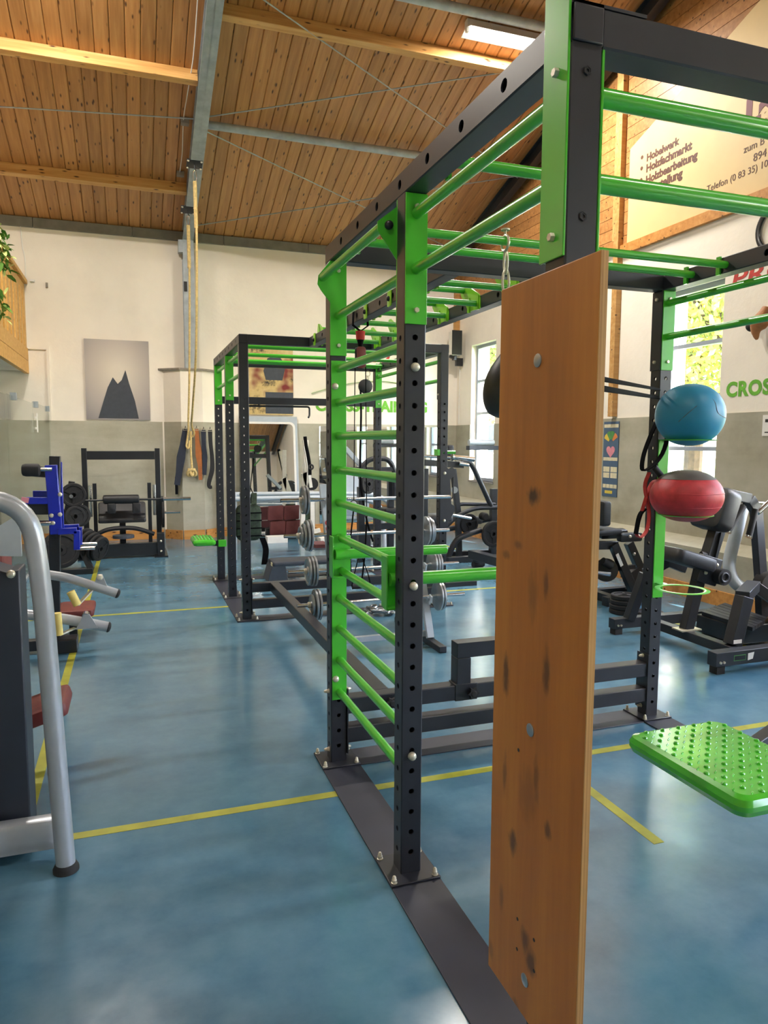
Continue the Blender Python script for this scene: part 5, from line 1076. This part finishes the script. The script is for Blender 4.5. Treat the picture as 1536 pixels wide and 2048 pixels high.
part('platform_base', MB().box(3.56, 3.95, 1.95, 2.4, .02, .168), 'black_frame', gm, bev=.01)
part('weight_disc', MB().cyl((4.16, 2.2, .40), (4.16, 2.3, .40), .12, n=28), 'black_rubber', gm)
# leg extension
ly = 3.75; lm_ = thing('leg_extension', (3.75, ly, 0), 'black leg extension machine between the board and the right post', 'machine')
def lA(u, v, dy=0): return A(u, v, ly+dy)
part('back_pad', MB().rbox(lA(1196, 1025), Y3, Z3, .16, .125, .045, .03), 'black_leather', lm_); part('seat_pad', MB().rbox(lA(1190, 1062, .05), X3, Y3, .22, .17, .03, .03), 'black_leather', lm_)
part('top_tube', MB().rbox(lA(1225, 1067, .12), X3, V(0, -.2, 1), .16, .045, .045, .02), 'black_frame', lm_); part('top_tube', MB().rbox(lA(1259, 1074, -.1), X3, Z3, .13, .045, .04, .02), 'black_frame', lm_)
part('mid_tube', MB().beam(lA(1165, 1091), lA(1232, 1090), .08, .08, Z3), 'black_frame', lm_, bev=.004)
part('front_leg', MB().beam(lA(1226, 1088, -.05), V(lA(1270, 1190, -.05).x, ly-.05, .03), .085, .07, Y3), 'black_frame', lm_, bev=.004); part('rear_leg', MB().beam(lA(1257, 1085, .1), lA(1290, 1162, .1), .085, .07, Y3), 'black_frame', lm_, bev=.004)
part('white_label', MB().beam(lA(1234, 1108, -.092), lA(1244, 1132, -.092), .036, .003, V(0, -1, 0)), 'paper_white', lm_)
for u_, v_ in ((1260, 1073), (1277, 1072)): inst('bolt', bolt_me, 'chrome', lm_, lA(u_, v_, -.142), RF)
inst('bolt', bolt_me, 'chrome', lm_, lA(1268, 1108, .06), RF)
part('link_arm', MB().beam(lA(1225, 1138, .03), lA(1268, 1133, .03), .05, .04, Z3), 'black_frame', lm_); part('counterweight', MB().beam(lA(1264, 1140, .05), lA(1275, 1165, .05), .12, .07, Y3), 'black_frame', lm_)
part('pivot_disc', MB().cyl(lA(1212, 1140, .0), lA(1212, 1140, .06), .12, n=28), 'black_frame', lm_); part('chrome_sleeve', MB().cyl(lA(1178, 1143, -.1), lA(1219, 1148, -.1), .024), 'chrome', lm_); part('ankle_roller', MB().cyl(lA(1205, 1122, -.05), lA(1222, 1132, -.05), .04), 'black_rubber', lm_)
part('base_rail', MB().box(3.45, 3.80, ly-.30, ly-.21, .0, .09), 'black_frame', lm_, bev=.004); part('base_rail', MB().box(3.45, 4.1, ly+.12, ly+.2, .0, .08), 'black_frame', lm_, bev=.004); part('base_spine', MB().box(3.55, 3.63, ly-.25, ly+.15, .0, .08), 'black_frame', lm_)
part('base_spine', MB().box(3.97, 4.07, ly-.1, ly+.15, .0, .07), 'black_frame', lm_)
part('seat_stem', MB().box(3.42, 3.5, ly-.02, ly+.08, .08, .62), 'black_frame', lm_)
pc = at(1248, 1213, 'z', .06)
for k, (dx, dy, R) in enumerate(((.06, -.05, .135), (0, 0, .135), (.005, .01, .13), (-.005, .0, .125))):
    plate((pc.x+dx*.0, pc.y+dy*.0, .022+.045*k), Z3, R, .043, 'black weight plate in the floor stack beside the right post, %s' % ('at the bottom', 'second from the bottom', 'third from the bottom', 'on top')[k], 'plates stacked on the floor', grip=k == 3)
plate((pc.x+.16, pc.y-.17, .022), Z3, .125, .04, 'black weight plate with grip slots lying alone on the floor before the stack', 'plates stacked on the floor')
# press machine behind the right rear post
pm_ = thing('press_machine', (3.5, 6.5, 0), 'black plate-loaded press machine with bent tubes below the corner window', 'machine'); py_ = 6.5
def P(u, v, dy=0): return A(u, v, py_+dy)
part('bent_tube', MB().tube(smooth([P(918, 929, -.1), P(932, 924, -.1), P(944, 931, -.1), P(962, 968, -.1), P(982, 1012, -.1)], 5), .034, 12), 'dark_steel', pm_)
part('stem', MB().path([P(906, 938), P(916, 1026), P(918, 1108)], .07, .07, Y3), 'dark_steel', pm_, bev=.004)
part('round_knob', MB().cyl(P(909, 980, -.09), P(909, 980, -.05), .045, n=22), 'light_grey_coat', pm_)
part('tube', MB().tube(bend([P(912, 1012), P(922, 1008), P(990, 1009)], .1), .026, 10), 'dark_steel', pm_); part('tube', MB().tube(bend([P(890, 1055, -.1), P(916, 1030, -.1), P(950, 1016, -.1), P(995, 1015, -.1)], .1), .03, 10), 'dark_steel', pm_)
part('tube', MB().tube(bend([P(886, 1060, .15), P(930, 1052, .15), P(960, 1042, .15), P(995, 1035, .15)], .1), .036, 10), 'dark_steel', pm_)
part('curved_leg', MB().tube(smooth([P(896, 1116, -.2), P(903, 1098, -.2), P(914, 1080, -.2), P(932, 1070, -.2), P(962, 1060, -.2)], 5), .04, 12), 'dark_steel', pm_)
part('leg_foot', MB().cyl(V(P(896, 1116, -.2).x, py_-.2, 0), P(896, 1116, -.2), .045), 'dark_steel', pm_); part('stem_foot', MB().beam(P(918, 1108), V(P(918, 1108).x, py_, 0), .07, .07, Y3), 'dark_steel', pm_)
part('roller', MB().lathe(P(972, 1034, -.2), Y3, [(.04, 0), (.055, .01), (.055, .11), (.04, .12)], 20), 'black_rubber', pm_); part('seat', MB().rbox(P(938, 1038, .2), V(1, 0, -.15), Y3, .16, .14, .05, .05), 'black_leather', pm_)
part('chrome_peg', MB().cyl(P(905, 1030, -.25), P(942, 1037, -.25), .022), 'chrome', pm_)
part('base_rail', MB().box(3.0, 4.1, py_-.28, py_-.19, 0, .08), 'dark_steel', pm_, bev=.004); part('base_rail', MB().box(3.0, 4.1, py_+.15, py_+.24, 0, .08), 'dark_steel', pm_, bev=.004); part('spine', MB().box(3.5, 3.6, py_-.2, py_+.2, .0, .075), 'dark_steel', pm_)
part('upright', MB().beam(V(3.85, py_+.1, .05), V(3.85, py_+.1, .95), .08, .08, Y3), 'dark_steel', pm_)
plate(P(986, 1068, -.3), (0.1, -1, 0), .175, .045, 'black weight plate on the press machine below the corner window, nearest the board', 'plates on the press machine'); plate(P(938, 1048, -.02), (0.1, -1, 0), .14, .04, 'black weight plate low behind the curved leg of the press machine', 'plates on the press machine')
bn = thing('flat_bench', (3.1, 5.2, 0), 'dark flat bench end with a small wheel on the floor behind the dip bar', 'bench'); c = at(975, 1120, 'z', .12)
part('frame', MB().beam(at(944, 1108, 'z', .16), at(1060, 1140, 'z', .16), .12, .11, Z3), 'dark_steel', bn, bev=.006); c = at(946, 1131, 'z', .03)
part('wheel', MB().cyl(c+V(0, 0, .01), c+V(.16, .03, .01), .038, n=18), 'black_rubber', bn); part('bracket', MB().box(c.x+.02, c.x+.14, c.y-.02, c.y+.05, .04, .12), 'dark_steel', bn); part('far_leg', MB().box(at(1050, 1138, 'z', .1).x-.05, at(1050, 1138, 'z', .1).x+.05, at(1050, 1138, 'z', .1).y-.05, at(1050, 1138, 'z', .1).y+.05, 0, .12), 'dark_steel', bn)
vm = thing('bench_station', (2.75, 5.1, 0), 'black bench station holding a chrome bar behind the right rear post', 'machine'); vy = 5.1
part('bar', MB().cyl(A(845, 912, vy), A(905, 915, vy), .016), 'chrome', vm); part('sleeve', MB().cyl(A(903, 914, vy), A(948, 919, vy), .028), 'chrome', vm); part('collar', MB().torus(A(904, 914, vy), X3, .034, .012, 20, 8), 'chrome', vm)
part('name_beam', MB().beam(A(846, 925, vy+.05), A(925, 930, vy+.05), .09, .07, Z3), 'black_frame', vm, bev=.004); a = A(891, 930.5, vy+.012)
text_part('lettering', 'VERTI', .075, 'paper_white', vm, a, X3, Z3, bold=.001); part('lower_peg', MB().cyl(A(918, 927, vy-.03), A(937, 930, vy-.03), .02), 'chrome', vm)
part('upright', MB().box(A(853, 925, vy).x-.035, A(853, 925, vy).x+.035, vy+.02, vy+.09, 0, 1.30), 'black_frame', vm, bev=.004); part('rest_pad', MB().rbox(A(899, 905, vy+.12), X3, Z3, .045, .085, .03, .02), 'black_leather', vm)
part('base', MB().box(A(853, 925, vy).x-.04, A(853, 925, vy).x+.5, vy-.3, vy+.4, 0, .05), 'black_frame', vm); part('seat', MB().rbox(A(868, 1035, vy+.2), X3, Y3, .16, .2, .035, .03), 'black_leather', vm); part('seat_post', MB().box(A(868, 1035, vy+.2).x-.03, A(868, 1035, vy+.2).x+.03, vy+.17, vy+.23, .05, A(868, 1040, vy+.2).z), 'black_frame', vm)
am = thing('pulldown_machine', (2.6, 6.9, 0), 'black machine with arched tube handle seen between the stall bars', 'machine'); ay = 6.7
part('arch', MB().tube(bend([A(722, 1000, ay), A(723, 935, ay), A(738, 918, ay), A(775, 917, ay), A(788, 935, ay), A(790, 1000, ay)], .1), .034, 12), 'dark_steel', am)
part('stem', MB().box(A(781, 1000, ay+.1).x-.04, A(781, 1000, ay+.1).x+.04, ay+.06, ay+.14, 0, 1.15), 'dark_steel', am, bev=.004); part('cross', MB().beam(A(700, 938, ay), A(790, 938, ay), .05, .05, Z3), 'dark_steel', am); part('boom', MB().beam(A(690, 896, ay+.1), A(730, 940, ay+.1), .06, .06, Y3), 'light_grey_coat', am)
part('seat', MB().rbox(A(790, 1020, ay+.1), X3, Y3, .2, .16, .035, .03), 'black_leather', am); part('frame_low', MB().beam(A(720, 1055, ay), A(800, 1050, ay), .08, .08, Z3), 'black_frame', am); part('base', MB().box(2.2, 3.1, ay+.02, ay+.18, 0, .08), 'black_frame', am); part('leg', MB().box(A(722, 1000, ay).x-.04, A(722, 1000, ay).x+.04, ay-.04, ay+.06, 0, 1.0), 'black_frame', am)
plate(A(736, 968, ay-.15), (.5, -1, 0), .13, .05, 'black weight plate on the arched pulldown machine', 'plates on the pulldown machine')
part('plate_peg', MB().cyl(A(718, 955, ay-.2), A(745, 960, ay-.1), .02), 'chrome', am)
t = thing('floor_tile', (2.3, 8.6, 0), 'small maroon rubber block on the floor at the back', 'block'); c = at(640, 1092, 'z', 0); part('block', MB().box(c.x-.12, c.x+.1, c.y-.2, c.y+.2, 0, .05), 'maroon_mat', t)
